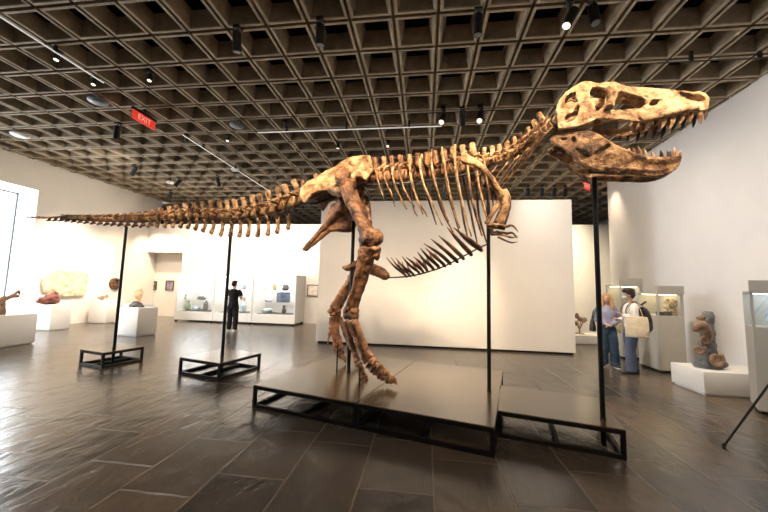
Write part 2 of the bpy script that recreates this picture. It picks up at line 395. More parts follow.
def plate(bm, outline, holes, axis, latf, th, side=1, grid=2.0):
    loops = [densify(outline, grid)]+[densify(h, grid*.8) for h in holes]
    pts = []; edges = []
    for lp in loops:
        n0 = len(pts); pts += lp; edges += [(n0+i, n0+(i+1) % len(lp)) for i in range(len(lp))]
    xs = [p[0] for p in outline]; ys = [p[1] for p in outline]
    bd = list(pts)
    y = min(ys); k = 0
    while y < max(ys):
        x = min(xs)+(grid/2 if k % 2 else 0)
        while x < max(xs):
            if inside((x, y), outline) and not any(inside((x, y), h) for h in holes) and min((x-a)**2+(y-b)**2 for a, b in bd) > (grid*.55)**2: pts.append((x, y))
            x += grid
        y += grid*.87; k += 1
    vs, es, fs, *_ = delaunay_2d_cdt([V(p) for p in pts], edges, [], 0, 1e-5)
    keep = []
    for f in fs:
        c = sum((vs[i] for i in f), V((0, 0)))/len(f)
        if inside(c, outline) and not any(inside(c, h) for h in holes): keep.append(f)
    out = []; inn = []
    for v in vs:
        l = latf(v.x, v.y); q, _, z = axis.hit(v.x, v.y, l)
        out.append(bm.verts.new(axis.at(q, l*side, z)))
        inn.append(bm.verts.new(axis.at(q, (l-th)*side, z)))
    ed = {}
    for f in keep:
        f = list(f)
        bm.faces.new([out[i] for i in f]); bm.faces.new([inn[i] for i in f[::-1]])
        for a, b in zip(f, f[1:]+f[:1]): ed[frozenset((a, b))] = ed.get(frozenset((a, b)), [])+[(a, b)]
    for e in ed.values():
        if len(e) == 1:
            a, b = e[0]; bm.faces.new((out[b], out[a], inn[a], inn[b]))
    loose = [v for v in bm.verts if not v.link_faces]
    bmesh.ops.delete(bm, geom=loose, context='VERTS')
    return bm
def interp(tab, x):
    if x <= tab[0][0]: return tab[0][1]
    for (a, va), (b, vb) in zip(tab, tab[1:]):
        if x <= b: return va+(vb-va)*(x-a)/(b-a)
    return tab[-1][1]

DINO = thing('dinosaur_skeleton', 'mounted brown fossil skeleton of a huge two-legged dinosaur, jaws open, held on black poles', 'skeleton', (-1.1, 4.9, .28))
# --- vertebral column
CL = [(24, 217.0), (41, 217.4), (62, 217.2), (82, 218.0), (103, 218.6), (124, 218.8), (141, 218.8), (155, 217.5), (174, 216), (191, 215), (209.6, 215.8), (226, 216.9), (238.8, 215.8), (251, 213.8), (261.7, 212.4), (272, 209.6), (284.6, 206), (297, 201),
      (310, 195), (330, 187), (350, 181), (372, 178), (400, 176), (430, 173), (455, 169), (475, 165), (490, 162), (505, 158), (520, 150), (534, 139.5), (546, 130), (556, 122)]
CP = spline([AX.on(x, y) for x, y in CL], 6)
CS = [0]
for a, b in zip(CP, CP[1:]): CS.append(CS[-1]+(b-a).length)
def cl(s):
    s = min(max(s, 0), CS[-1]-1e-6); i = next(i for i in range(len(CS)-1) if CS[i+1] > s)
    t = (s-CS[i])/(CS[i+1]-CS[i]); return CP[i].lerp(CP[i+1], t)
def cframe(s):
    p = cl(s); t = (cl(s+.12)-cl(s-.12)).normalized(); y = V((0, 0, 1)).cross(t).normalized(); z = t.cross(y)
    mt = Matrix((( t.x, y.x, z.x, p.x), (t.y, y.y, z.y, p.y), (t.z, y.z, z.z, p.z), (0, 0, 0, 1)))
    return mt
def s_of(px):
    best = min(range(len(CS)), key=lambda i: abs(proj_x(CP[i])-px)); return CS[best]
def proj_x(P):
    w = P-V((0, 0, H)); return 384+FPX*w.dot(Rv)/w.dot(Dv)
def vertebra(s, L, Hc, Wc, sp, spw, lean, tp, tpz, name, mtl, zyg=1.0, seed=0):
    bm = B(); rnd = random.Random(seed); n = 12
    prof = [(-.5, .80), (-.49, .97), (-.42, 1.0), (-.2, .80), (0, .72), (.2, .80), (.42, 1.0), (.49, .97), (.5, .80)]
    rings = []
    for x, r in prof:
        rings.append([bm.verts.new((x*L, .5*Wc*r*cos(2*pi*j/n), .5*Hc*r*sin(2*pi*j/n))) for j in range(n)])
    for a, b in zip(rings, rings[1:]):
        for j in range(n): bm.faces.new((a[j], a[(j+1) % n], b[(j+1) % n], b[j]))
    bm.faces.new(rings[0][::-1]); bm.faces.new(rings[-1])
    z0 = .42*Hc
    if sp > .01:
        # arch
        tube(bm, [(0, 0, z0-.02), (-.02*L, 0, z0+.22*Hc)], [(.30*Wc, .36*L), (.24*Wc, .30*L)], 8, 1, (1, 0, 0))
        top = z0+.2*Hc+sp
        tube(bm, [(-.02*L, 0, z0+.1*Hc), (-lean*.4, 0, z0+.2*Hc+sp*.4), (-lean, 0, top-.02), (-lean*1.03, 0, top)],
             [(.16*spw+.012, .55*spw), (.12*spw+.008, .46*spw), (.20*spw+.012, .52*spw), (.12*spw+.006, .36*spw)], 8, 2, (1, 0, 0), .15, seed)
    if zyg:
        for sd in (-1, 1):
            tube(bm, [(0, sd*.16*Wc, z0+.12*Hc), (.45*L, sd*.24*Wc, z0+.26*Hc), (.68*L*zyg, sd*.22*Wc, z0+.36*Hc)], [.16*L, .14*L, .07*L], 6, 2)
            tube(bm, [(0, sd*.14*Wc, z0+.2*Hc), (-.5*L, sd*.16*Wc, z0+.34*Hc), (-.62*L, sd*.16*Wc, z0+.28*Hc)], [.15*L, .12*L, .06*L], 6, 1)
    if tp > .01:
        for sd in (-1, 1):
            tube(bm, [(0, sd*.3*Wc, .2*Hc), (-.1*L, sd*(.35*Wc+tp*.5), .2*Hc+tpz*.5), (-.22*L, sd*(.4*Wc+tp), .2*Hc+tpz)], [(.20*L, .09*L), (.16*L, .07*L), (.10*L, .05*L)], 6, 2, (0, 0, 1))
    for v in bm.verts: v.co += V((noise.noise(v.co*18+V((seed, 0, 0))), noise.noise(v.co*18+V((0, seed, 9))), noise.noise(v.co*18+V((5, 0, seed)))))*.03*Hc
    bm.transform(cframe(s) @ Matrix.Rotation(rnd.uniform(-.04, .04), 4, 'Y'))
    return obj(name, bm, mtl, DINO)
sT, s1, s2, s3, s4 = CS[0], s_of(303), s_of(371), s_of(480), s_of(552)
# caudals
pos = []; s = s1-.06
NC = 37; Lt = s1-sT; a0, a1 = .20, .115
for i in range(NC):
    L = (a0+(a1-a0)*i/NC)
    pos.append((s, L)); s -= L
sc_ = Lt/(s1-s); pos = [(s1-(s1-p)*sc_, L*sc_) for p, L in pos]
for i, (s, L) in enumerate(pos):
    f = 1-(i+.5)/NC
    Hc = interp([(0, .046), (.2, .062), (.4, .09), (.6, .14), (.8, .185), (1, .21)], f)
    sp = interp([(0, 0), (.30, .012), (.45, .06), (.6, .13), (.75, .20), (1, .27)], f)
    vertebra(s, L*.90, Hc*1.04, Hc*.95, sp, L*.60, L*.12+sp*.08, interp([(.35, 0), (.55, .08), (.8, .17), (1, .2)], f), .02, 'tail_vertebra', 'bone', .9 if f > .15 else .0, i)
# chevrons
for i, (s, L) in enumerate(pos[1:33]):
    f = 1-(i+1.5)/NC
    Hc = interp([(0, .046), (.2, .062), (.4, .09), (.6, .14), (.8, .185), (1, .21)], f)
    ln = interp([(0, .03), (.2, .06), (.35, .095), (.5, .12), (.62, .16), (.78, .29), (.92, .37), (1, .30)], f); w = interp([(0, .014), (.4, .034), (.7, .040), (1, .038)], f)
    bm = B(); z = -.5*Hc
    for sd in (-1, 1): tube(bm, [(-.45*L, sd*.3*Hc, z), (-.5*L, 0, z-.25*ln-.01)], [w*.6, w*.7], 6, 1)
    if f > .55: tube(bm, [(-.5*L, 0, z-.22*ln), (-.52*L, 0, z-.6*ln), (-.68*L, 0, z-.9*ln), (-.74*L, 0, z-ln)], [(w*.7, w*.9), (w*.6, w*.9), (w*.8, w*1.3), (w*.4, w*.8)], 7, 2, (1, 0, 0), .2, i)
    else: tube(bm, [(-.15*L, 0, z-.7*ln), (-.5*L, 0, z-.55*ln), (-.9*L, 0, z-.95*ln)], [(w*.6, w*.5), (w*.8, w*1.1), (w*.6, w*.5)], 7, 2, (0, 0, 1), .2, i)
    bm.transform(cframe(s)); obj('chevron', bm, 'bone' if f > .5 else 'bone_dark', DINO)
# sacrals
for i in range(5):
    s = s1+(s2-s1)*(i+.35)/5
    vertebra(s, (s2-s1)/5, .19, .18, .20, .10, .02, .10, .02, 'hip_vertebra', 'bone_leg', .8, 60+i)
# dorsals
ND = 12
for i in range(ND):
    s = s2+(s3-s2)*(i+.5)/ND; L = (s3-s2)/ND
    vertebra(s, L*.95, .20, .16, .21, .085, .03-.02*i/ND, .15, .10, 'back_vertebra', 'bone_leg' if i < 9 else 'bone', .9, 80+i)
NN = 9
for i in range(NN):
    s = s3+(s4-s3)*(i+.5)/NN; L = (s4-s3)/NN
    vertebra(s, L*.9, .15, .15, interp([(0, .13), (6, .12), (8, .17)], i), .07, -.01, .075, -.05, 'neck_vertebra', 'bone', 1.15, 100+i)
# steel armature rods
bm = B()
pp = []
k = 0
while True:
    s = s_of(62)+k*.15
    if s > s3+.1: break
    f = min(1, (s-sT)/Lt); Hc = interp([(0, .046), (.2, .062), (.4, .09), (.6, .14), (.8, .185), (1, .21)], f)
    mt = cframe(s); pp.append(mt @ V((0, 0, -.5*Hc-.012))); k += 1
tube(bm, pp, .016, 8, 2)
obj('armature_rod', bm, 'steel', DINO, label='grey steel rod under the backbone')
bm = B(); tube(bm, [cframe(s3+(s4-s3)*t) @ V((0, 0, -.10)) for t in (0, .2, .4, .6, .8, 1)], .011, 8, 3); obj('armature_rod', bm, 'steel', DINO, label='grey steel rod under the neck')
bm = B(); tube(bm, [AX.on(302, 202), AX.on(316, 203, .03), AX.on(338, 196, .02), V((-1.12, 4.98, 2.99))], .02, 8, 3); obj('armature_rod', bm, 'black', DINO, label='black steel bracket under the hips')

# --- ribs (near side measured, far side mirrored)
RIBS = [
 [(383, 165), (377.6, 170.5), (378, 181), (384.5, 199)],
 [(391, 164.5), (384.5, 169), (384.3, 177.5), (391.6, 194), (394.5, 202)],
 [(398, 163.5), (393, 168.7), (393.4, 179.8), (401, 199), (405.5, 208)],
 [(408, 163), (400.5, 165.5), (399.2, 170), (403.3, 186.8), (410, 200), (415, 207)],
 [(411.5, 160), (410.2, 168), (411.5, 181), (417.4, 199.7), (423, 214.5)],
 [(422, 155), (420, 164), (423.5, 183), (431.6, 202), (442.5, 225.5)],
 [(432, 150.5), (431, 158), (434, 178), (441, 202), (448.7, 222)],
 [(442, 148), (443, 157), (447, 180), (453.4, 208), (460, 228)],
 [(455, 145.5), (454.5, 157), (457, 177), (463, 206), (471.5, 236.5)],
 [(466, 152), (467.5, 168), (472, 199), (482, 236)],
 [(476, 158), (477, 174), (482, 199), (487, 219)],
 [(484, 158), (485, 170), (488, 188), (490, 204)]]
for i, rb in enumerate(RIBS):
    n = len(rb); w = interp([(0, .016), (4, .022), (9, .027), (11, .018)], i)
    mxl = interp([(0, .30), (4, .44), (8, .50), (11, .38)], i)
    lats = [interp([(0, .10), (.18, .26+.2*mxl), (.5, mxl), (1, mxl*.82)], k/(n-1)) for k in range(n)]
    hits = [BX.hit(x, y, l) for (x, y), l in zip(rb, lats)]
    rad = [(w*.75, w*.9), (w*.75, w*1.15), (w*.7, w*1.0), (w*.65, w*.9), (w*.65, w*1.1), (w*.35, w*.5)]
    for sd in (1, -1):
        P = [BX.at(q, sd*l, z) for q, l, z in hits]
        if sd < 0: P = [p+V((random.uniform(-.02, .02), 0, random.uniform(-.02, .02))) for p in P]
        bm = B(); tube(bm, P, rad, 8, 5, V((-.22, -.97, 0)), .12, i)
        # capitulum reaching the vertebra
        p1 = P[0]; q, l, z = hits[0]
        tube(bm, [P[1], BX.at(q, sd*.16, z-.10)], [w*.8, w*.6], 6, 1)
        obj('rib', bm, 'bone' if sd > 0 else 'bone_dark', DINO, label='pale rib on the near side' if sd > 0 else 'rib on the far side, coloured dark for its shade')  # far ribs take the dark bone, shade put into their colour
# cervical ribs: long thin rods slanting back under the neck
for i in range(8):
    x0, y0 = [(487, 166), (497, 166), (508, 162), (519, 155), (529, 147), (538, 139), (546, 132), (552, 127)][i]
    ln = [22, 26, 30, 34, 38, 40, 40, 36][i]
    for sd in ((1, -1) if i % 2 else (1,)):
        h = [AX.hit(x0, y0, .09), AX.hit(x0-.4*ln, y0+.52*ln, .10), AX.hit(x0-.82*ln, y0+1.08*ln, .09)]
        bm = B(); tube(bm, [AX.at(q, sd*l, z) for q, l, z in h], [.011, .007, .0035], 6, 4)
        obj('neck_rib', bm, 'bone', DINO)
# --- gastralia
GR = [(387, 277.8), (406.6, 276.6), (423.8, 273), (442.5, 266.9), (461, 257.5), (476.9, 249), (488.6, 243.4)]
bm = B(); tube(bm, [BX.on(x, y) for x, y in GR], .011, 8, 5); obj('armature_rod', bm, 'steel', DINO, label='thin steel rod carrying the belly ribs')
GS = [((165, 355), (95, 300), (40, 240)), ((190, 350), (120, 300), (70, 240)), ((215, 346), (150, 300), (100, 242)), ((250, 335), (190, 290), (140, 232)), ((275, 328), (215, 275), (165, 238)), ((300, 318), (255, 270), (215, 235)), ((340, 308), (280, 255), (240, 205)), ((375, 296), (310, 240), (258, 180)),
      ((410, 284), (350, 235), (290, 178)), ((445, 270), (370, 210), (280, 150)), ((490, 256), (410, 190), (325, 121)), ((530, 236), (450, 165), (375, 100)), ((580, 210), (500, 130), (428, 46)), ((645, 180), (560, 120), (470, 48))]
for i, tr in enumerate(GS):
    P = [(380+x/6.4, 220+y/6.4) for x, y in tr]
    h = [BX.hit(*P[0], 0.015), BX.hit(*P[1], .13), BX.hit(*P[2], .24)]
    w = interp([(0, .030), (9, .042), (13, .056)], i)
    for sd in (1, -1):
        bm = B(); tube(bm, [BX.at(q, l*sd, z-(0 if sd > 0 else .02)) for q, l, z in h], [(w*.5, w), (w*.6, w*1.1), (w*.45, w*.7), (.004, .005)], 7, 4, V((-.22, -.97, 0)), .1, i)
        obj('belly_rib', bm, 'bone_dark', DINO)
# --- pelvis
il = [(300, 189), (303, 184.5), (309, 180), (318.4, 175), (332.5, 166.7), (345.4, 158.8), (353.6, 156), (365, 155), (371, 155.5), (370.5, 163), (372, 170), (368.5, 176), (365, 180.5), (362, 176.5), (357, 176.5), (353, 179), (351, 185), (350, 193), (344, 197), (337, 197), (331, 194), (328, 189.7), (318.4, 190.7), (311, 194), (304, 203), (300, 198)]
def illat(x, y): return interp([(155, .10), (170, .17), (185, .26), (198, .30)], y)
for sd in (1, -1):
    bm = B(); plate(bm, il, [], BX, illat, .055, sd, 2.2)
    h = [BX.hit(330, 188, .27), BX.hit(341, 190, .30), BX.hit(350, 186, .30)]
    tube(bm, [BX.at(q, l*sd, z) for q, l, z in h], [.07, .10, .07], 10, 3)
    h = [BX.hit(303, 188, .14), BX.hit(315, 180, .17), BX.hit(333, 172, .19), BX.hit(352, 161, .14), BX.hit(366, 159, .10)]
    tube(bm, [BX.at(q, (l-.03)*sd, z) for q, l, z in h], [.03, .045, .045, .04, .03], 8, 3)
    obj('ilium', remesh(bm, .013, 3, .016, 8), 'bone' if sd > 0 else 'bone_leg', DINO)  # far ilium gets the browner bone, its shade put into the colour
    bm = B()
    h = [BX.hit(343, 200, .24), BX.hit(336, 212, .17), BX.hit(325, 226, .10), BX.hit(303, 250, .035)]
    tube(bm, [BX.at(q, l*sd, z) for q, l, z in h], [(.07, .10), (.05, .08), (.035, .055), (.03, .035)], 10, 4)
    plate(bm, [(331, 204), (341, 200), (350.8, 207), (353.5, 218), (346, 230), (334, 230.5), (326, 230), (322, 226)], [], BX, lambda x, y: interp([(200, .22), (231, .10)], y), .04, sd, 2.2)
    obj('ischium', remesh(bm, .013, 4, .010, 10), 'bone_leg', DINO)
bm = B()
for sd in (1, -1):
    h = [BX.hit(350, 192, .24), BX.hit(360, 215, .16), BX.hit(366, 245, .06), BX.hit(366, 266, .03)]
    tube(bm, [BX.at(q, l*sd, z) for q, l, z in h], [(.09, .12), (.05, .07), (.05, .06), (.06, .07)], 10, 4)
tube(bm, [BX.on(343.5, 267), BX.on(349, 268), BX.on(358, 264), BX.on(368, 267), BX.on(378, 271.5), BX.on(386, 276), BX.on(388.5, 277.5)],
     [(.06, .035), (.07, .06), (.07, .065), (.09, .09), (.09, .09), (.075, .075), (.04, .04)], 12, 4)
obj('pubis', remesh(bm, .014, 4, .012, 9), 'bone_leg', DINO, label='brown hip bone with a long boot-shaped foot')
# --- legs
def bone(name, pts, rads, balls, lat, mtl='bone_leg', vox=.012, dec=None, parent=None):
    bm = B(); P = [BX.on(x, y, l) for x, y, l in pts]; tube(bm, P, rads, 12, 5, V((-.22, -.97, 0)))
    for x, y, l, r in balls: ball(bm, BX.on(x, y, l), r, 2, None, .15, x)
    return obj(name, remesh(bm, vox, 3, .016, 10, dec), mtl, parent or DINO)
# near (right) leg
bone('femur', [(347, 183, .34), (347.5, 193, .40), (356, 211, .42), (365, 227, .40), (371, 239, .38)], [(.13, .11), (.105, .095), (.09, .085), (.10, .095), (.13, .12)],
     [(343, 178, .35, (.13, .12, .16)), (350, 184, .28, (.11, .12, .11)), (375.5, 237.5, .42, (.11, .09, .13)), (365, 240, .33, (.11, .09, .10)), (371, 236, .38, (.13, .10, .11)), (341, 171, .34, (.09, .08, .10))], .38)
bone('tibia', [(371, 248, .38), (369, 256, .38), (364, 275, .37), (357, 295, .36), (351.5, 309, .35)], [(.125, .13), (.10, .10), (.075, .07), (.075, .065), (.10, .07)],
     [(366, 249, .36, (.12, .11, .06)), (375, 249.5, .40, (.09, .09, .06)), (347.5, 311.5, .33, (.075, .075, .055)), (354.5, 312, .37, (.075, .075, .055)), (377, 254, .40, (.05, .06, .10))], .38)
bone('fibula', [(362, 250, .45), (359.5, 262, .45), (355, 283, .44), (348.5, 302, .42), (346, 310, .41)], [(.055, .06), (.045, .04), (.03, .028), (.028, .026), (.04, .035)], [], .44, vox=.01)
bone('ankle_bone', [(343.5, 316, .36), (350, 315, .36), (357, 316.5, .38)], [.045, .06, .05], [], .36, vox=.01)
bone('metatarsal', [(350.5, 320, .37), (355, 334, .37), (363, 352, .37), (368, 362, .37)], [(.065, .06), (.05, .045), (.05, .045), (.06, .055)], [], .37, vox=.01)
bone('metatarsal', [(346.5, 321, .33), (349.5, 335, .32), (355, 353, .31), (358, 361, .30)], [(.055, .05), (.04, .04), (.04, .038), (.052, .05)], [], .33, vox=.01)
bone('metatarsal', [(355, 320, .42), (360, 334, .44), (367, 349, .46), (371, 358, .47)], [(.05, .05), (.038, .036), (.038, .036), (.048, .045)], [], .42, vox=.01)
def toe(pts, r0, r1, n, mtl='bone_leg', claw=True):
    r0 *= 1.25; r1 *= 1.25; P = spline([BX.on(x, y, l) for x, y, l in pts], 8); ss = [0]
    for a, b in zip(P, P[1:]): ss.append(ss[-1]+(b-a).length)
    def at(t):
        q = t*ss[-1]; i = next((i for i in range(len(ss)-1) if ss[i+1] >= q), len(ss)-2); f = (q-ss[i])/(ss[i+1]-ss[i]); return P[i].lerp(P[i+1], f)
    for i in range(n):
        a, b = at(i/n), at((i+.96)/n); rr = r0+(r1-r0)*i/n; d = b-a; bm = B()
        if claw and i == n-1:
            tube(bm, [a, a+d*.45+V((0, 0, .02)), b+V((0, 0, -.02))], [(rr*.95, rr*.95), (rr*.7, rr*.75), (.006, .006)], 8, 4); obj('toe_claw', bm, mtl, DINO)
        else:
            tube(bm, [a, a+d*.12, a+d*.5, a+d*.85, b], [rr*.7, rr*1.05, rr*.68, rr*1.05, rr*.7], 9, 2, (0, 0, 1), .15, i); obj('toe_bone', bm, mtl, DINO)
toe([(369, 363.5, .38), (377, 372, .40), (386, 378, .42), (398, 383.5, .45)], .060, .045, 4)
toe([(358, 363, .29), (361, 372, .28), (366, 381, .27), (374, 390.5, .27)], .052, .040, 4)
toe([(372, 360, .49), (378, 366, .52), (384, 371, .54), (390, 377, .56)], .045, .036, 4)
toe([(352, 350, .26), (349, 343, .22), (347, 349, .20)], .028, .022, 2)
# far (left) leg
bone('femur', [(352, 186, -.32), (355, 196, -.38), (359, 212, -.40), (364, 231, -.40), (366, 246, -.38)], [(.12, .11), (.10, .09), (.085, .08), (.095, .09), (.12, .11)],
     [(369, 246, -.42, (.09, .09, .11)), (351, 183, -.30, (.10, .10, .10))], -.38, 'bone_dark')  # far femur darker than the near one: shade painted in
bone('tibia', [(365, 255, -.38), (360, 264, -.38), (349, 283, -.37), (339, 299, -.36), (334, 309, -.35)], [(.12, .12), (.095, .09), (.07, .065), (.07, .06), (.09, .07)],
     [(331, 311, -.33, (.07, .07, .05)), (337.5, 311.5, -.37, (.07, .07, .05))], -.38)
bone('fibula', [(368, 256, -.46), (362, 270, -.46), (350, 290, -.45), (340, 309, -.43)], [(.05, .05), (.035, .03), (.028, .026), (.035, .03)], [], -.45, vox=.01)
bone('ankle_bone', [(330, 313.5, -.32), (335, 314, -.36), (341, 314.5, -.40)], [.045, .055, .045], [], -.36, vox=.01)
bone('metatarsal', [(335.5, 317, -.36), (337, 330, -.36), (340, 347, -.36)], [(.06, .055), (.045, .042), (.052, .05)], [], -.36, vox=.01)
bone('metatarsal', [(331.5, 317, -.32), (332, 328, -.31), (336, 345, -.29)], [(.05, .045), (.038, .035), (.045, .042)], [], -.33, vox=.01)
bone('metatarsal', [(340, 317, -.42), (344, 330, -.44), (349, 344, -.46)], [(.048, .045), (.036, .034), (.045, .042)], [], -.42, vox=.01)
toe([(340, 348.5, -.36), (341.5, 355, -.38), (346, 362, -.40)], .05, .04, 3)
toe([(349, 345.5, -.47), (351, 350, -.5), (356, 356.5, -.53)], .045, .035, 3)
toe([(335, 346, -.28), (337, 352, -.26), (341, 359, -.25)], .042, .035, 3)
toe([(331, 327, -.28), (329.5, 335, -.26), (327.5, 343, -.25)], .03, .022, 2)
# --- shoulder and arm, near measured, far mirrored
for sd in (1, -1):
    mt_ = 'bone' if sd > 0 else 'bone_dark'  # far shoulder and arm in dark bone, shade put into the colour
    bm = B()
    h = [BX.hit(x, y, l) for x, y, l in [(461.5, 155.5, .36), (466, 158.5, .39), (476.8, 164, .40), (489.5, 176, .36), (497, 188, .31), (503, 197, .26)]]
    tube(bm, [BX.at(q, l*sd, z) for q, l, z in h], [(.045, .016), (.065, .018), (.05, .024), (.038, .03), (.042, .03), (.06, .03)], 10, 5, V((-.22, -.97, 0)))
    plate(bm, [(506.7, 187.5), (509.5, 193), (511.4, 197), (510.3, 205), (508.6, 212), (503.6, 223), (499, 223), (495, 220.5), (497.5, 214), (500.5, 209), (498.5, 201), (497, 195), (501, 190)], [], BX, lambda x, y: .26-.14*max(0, (x-497)/14), .05, sd, 2.0)
    obj('shoulder_blade', remesh(bm, .012, 3, .006, 12), mt_, DINO)
    def arm(name, pts, rads):
        bm = B(); h = [BX.hit(x, y, l) for x, y, l in pts]; tube(bm, [BX.at(q, l*sd, z) for q, l, z in h], rads, 8, 4, (0, 0, 1), .1, 3); return obj(name, bm, mt_, DINO)
    arm('humerus', [(499.5, 203, .28), (495, 209, .31), (490, 217, .32), (486.5, 224, .32)], [.048, .034, .026, .034])
    arm('forearm_bone', [(487, 224.5, .32), (497, 225, .30), (506, 226.5, .28)], [.028, .018, .022])
    arm('forearm_bone', [(488, 227, .30), (497, 228, .27), (505, 229, .25)], [.020, .013, .018])
    arm('finger', [(506, 226.5, .28), (512, 225.5, .28), (516, 229, .28), (518, 232, .28)], [.018, .013, .012, .004])
    arm('finger', [(496, 231, .24), (505, 235.5, .24), (512, 237.5, .24), (518, 236.5, .24)], [.016, .013, .012, .004])
# --- skull
SKO = [(556, 106.6), (560.5, 98), (567, 91.0), (576.3, 84.2), (584.5, 80.8), (592.7, 81.2), (598.6, 83.8), (605.6, 81.8), (615, 81.6), (622, 84), (629, 86.5), (637.8, 88.3), (651.5, 89.6), (674.7, 89.6), (680, 90.5), (690, 91.0), (700.7, 91.5), (706, 93.3), (709.6, 97.6), (709.4, 103), (709, 107.8), (706, 110.3), (699, 110.8), (690, 110.4), (681.6, 111), (669, 115.6), (654, 119.6), (640.5, 121.4), (631, 120.6), (622, 119.2), (610, 118.6), (596, 118.6), (589, 122.6), (578.7, 126), (563.4, 128.6), (558.5, 129.2), (557.2, 120), (557, 113)]
SKH = [
 [(678.5, 91.8), (691, 93.4), (698, 93.2), (703.5, 95.7), (706.4, 99.4), (699, 100.8), (692.5, 99), (684.3, 96.0)],
 [(649.4, 104.6), (652, 100), (659.3, 99.8), (657, 103), (652, 106)],
 [(609.5, 106.8), (611, 111), (616.5, 111), (620, 107.8), (626, 110), (632, 110.6), (640, 107.8), (645.2, 104), (644.6, 99.4), (641, 97.2), (634, 95.3), (626, 92.6), (620, 91.9), (617.2, 94.5), (615, 100.6)],
 [(590.4, 92.6), (592.7, 88.2), (597.4, 86.6), (600, 88.8), (605, 88.8), (605, 97.3), (603.3, 103), (599.8, 108.5), (597.4, 110.6), (595.7, 109), (595.7, 103), (591.6, 98.4)],
 [(564.8, 119.3), (568, 115), (572.8, 113.7), (575, 109), (578, 104.5), (578.7, 109), (576.3, 114.8), (574, 118.4), (568, 121.6)],
 [(566, 101.6), (566.8, 97.3), (570.5, 94.5), (575, 93), (574, 98), (577, 101), (569.6, 102.8)]]
SKW = [(556, .23), (575, .26), (600, .25), (620, .22), (645, .18), (670, .14), (690, .11), (704, .075), (710, .045)]
def sklat(x, y):
    w = interp(SKW, x); yt = interp([(556, 106), (567, 91), (585, 81), (622, 84), (640, 88), (710, 91)], x); yb = interp([(556, 129), (596, 119), (640, 121), (682, 111), (710, 110)], x)
    t = min(max((yb-y)/(yb-yt), 0), 1)
    k = interp([(556, .50), (600, .45), (640, .55), (690, .40), (710, .3)], x)
    return w*(1-k*t**1.6)
bm = B()
def grow(h, d):
    cx = sum(p[0] for p in h)/len(h); cy = sum(p[1] for p in h)/len(h)
    return [(x+d*(x-cx)/max(.1, hypot(x-cx, y-cy)), y+d*(y-cy)/max(.1, hypot(x-cx, y-cy))) for x, y in h]
for sd in (1, -1): plate(bm, SKO, [grow(h, (.9, .9, .9, 1.0, 1.5, 1.4)[k] if sd > 0 else (.9, .9, 2.6, 1.8, 1.2, 1.2)[k]) for k, h in enumerate(SKH)], SK, sklat, .036, sd, 1.5)
def strip(bm, line, axis, latf, th, dz=0):
    prev = None
    for x, y in line:
        l = latf(x, y); q, _, z = axis.hit(x, y, l); z += dz
        vs = [bm.verts.new(axis.at(q, l*s, z+d)) for s in (1, -1) for d in (0, -th)]
        if prev:
            a, b = prev, vs
            for f in ((a[0], b[0], b[2], a[2]), (a[1], a[3], b[3], b[1]), (a[0], a[1], b[1], b[0]), (a[2], b[2], b[3], a[3])): bm.faces.new(f)
        else: bm.faces.new((vs[0], vs[2], vs[3], vs[1]))
        prev = vs
    bm.faces.new((prev[0], prev[1], prev[3], prev[2]))
strip(bm, densify([(598, 83.8), (605.6, 81.8), (615, 81.6), (622, 84), (629, 86.5), (637.8, 88.3), (651.5, 89.6), (674.7, 89.6)], 3)[:-6], SK, sklat, .05, .002)
strip(bm, [(575, 85.5), (584.5, 81), (592.7, 81.4), (600, 83.6)], SK, lambda x, y: sklat(x, y)*.55, .05)
strip(bm, [(560.5, 98), (565, 93.5), (570, 89)], SK, sklat, .04)
strip(bm, [(655, 113), (668, 108), (682, 104.5), (695, 104), (707, 105)], SK, lambda x, y: interp(SKW, x)*.9, .05)
strip(bm, [(690, 92), (698, 92.2), (705, 94)], SK, lambda x, y: sklat(x, y), .03)
tube(bm, [SK.on(557, 118), SK.on(570, 112), SK.on(588, 106), SK.on(604, 104)], [(.10, .09), (.13, .12), (.10, .10), (.05, .05)], 12, 4)
for sd in (1, -1):
    h = [SK.hit(x, y, l) for x, y, l in [(559, 125, .16), (575, 119, .14), (600, 113.5, .10), (630, 112, .07), (660, 108, .06)]]
    tube(bm, [SK.at(q, l*sd, z) for q, l, z in h], [.04, .035, .03, .03, .03], 8, 4)
    h = [SK.hit(x, y, l) for x, y, l in [(609, 107, .27), (612, 100, .25), (613, 93, .22), (611, 87, .18)]]
    tube(bm, [SK.at(q, l*sd, z) for q, l, z in h], [.04, .035, .04, .05], 8, 3)
    h = [SK.hit(x, y, l) for x, y, l in [(640, 120, .19), (655, 117, .16), (670, 113, .14), (684, 109, .12), (698, 108, .09)]]
    tube(bm, [SK.at(q, l*sd, z) for q, l, z in h], [.035, .04, .04, .04, .035], 8, 3)
skull = obj('skull', remesh(bm, .008, 1, .008, 19), 'bone', DINO)
bm = B(); ball(bm, SK.on(557, 119), .05, 2); obj('occipital_condyle', bm, 'bone', skull)
def teeth(parent, rows, latf):
    for (x, y, ln, w, bk), mtl_n, mtl_f in rows:
        ln *= 1.3; w *= 1.15
        for sd in (1, -1):
            l = latf(x); q, _, z = SK.hit(x, y, l); d = 1 if ln > 0 else -1
            a = SK.at(q, l*sd, z+.02*(1 if ln > 0 else -1)); b = SK.at(q-bk*.4, l*sd, z-ln*.55); c = SK.at(q-bk, l*.97*sd, z-ln)
            bm = B(); tube(bm, [a, b, c], [(w*.8, w), (w*.62, w*.78), (.003, .003)], 8, 4, V((.97, -.26, 0)))
            obj('tooth', bm, mtl_n if sd > 0 else mtl_f, parent)
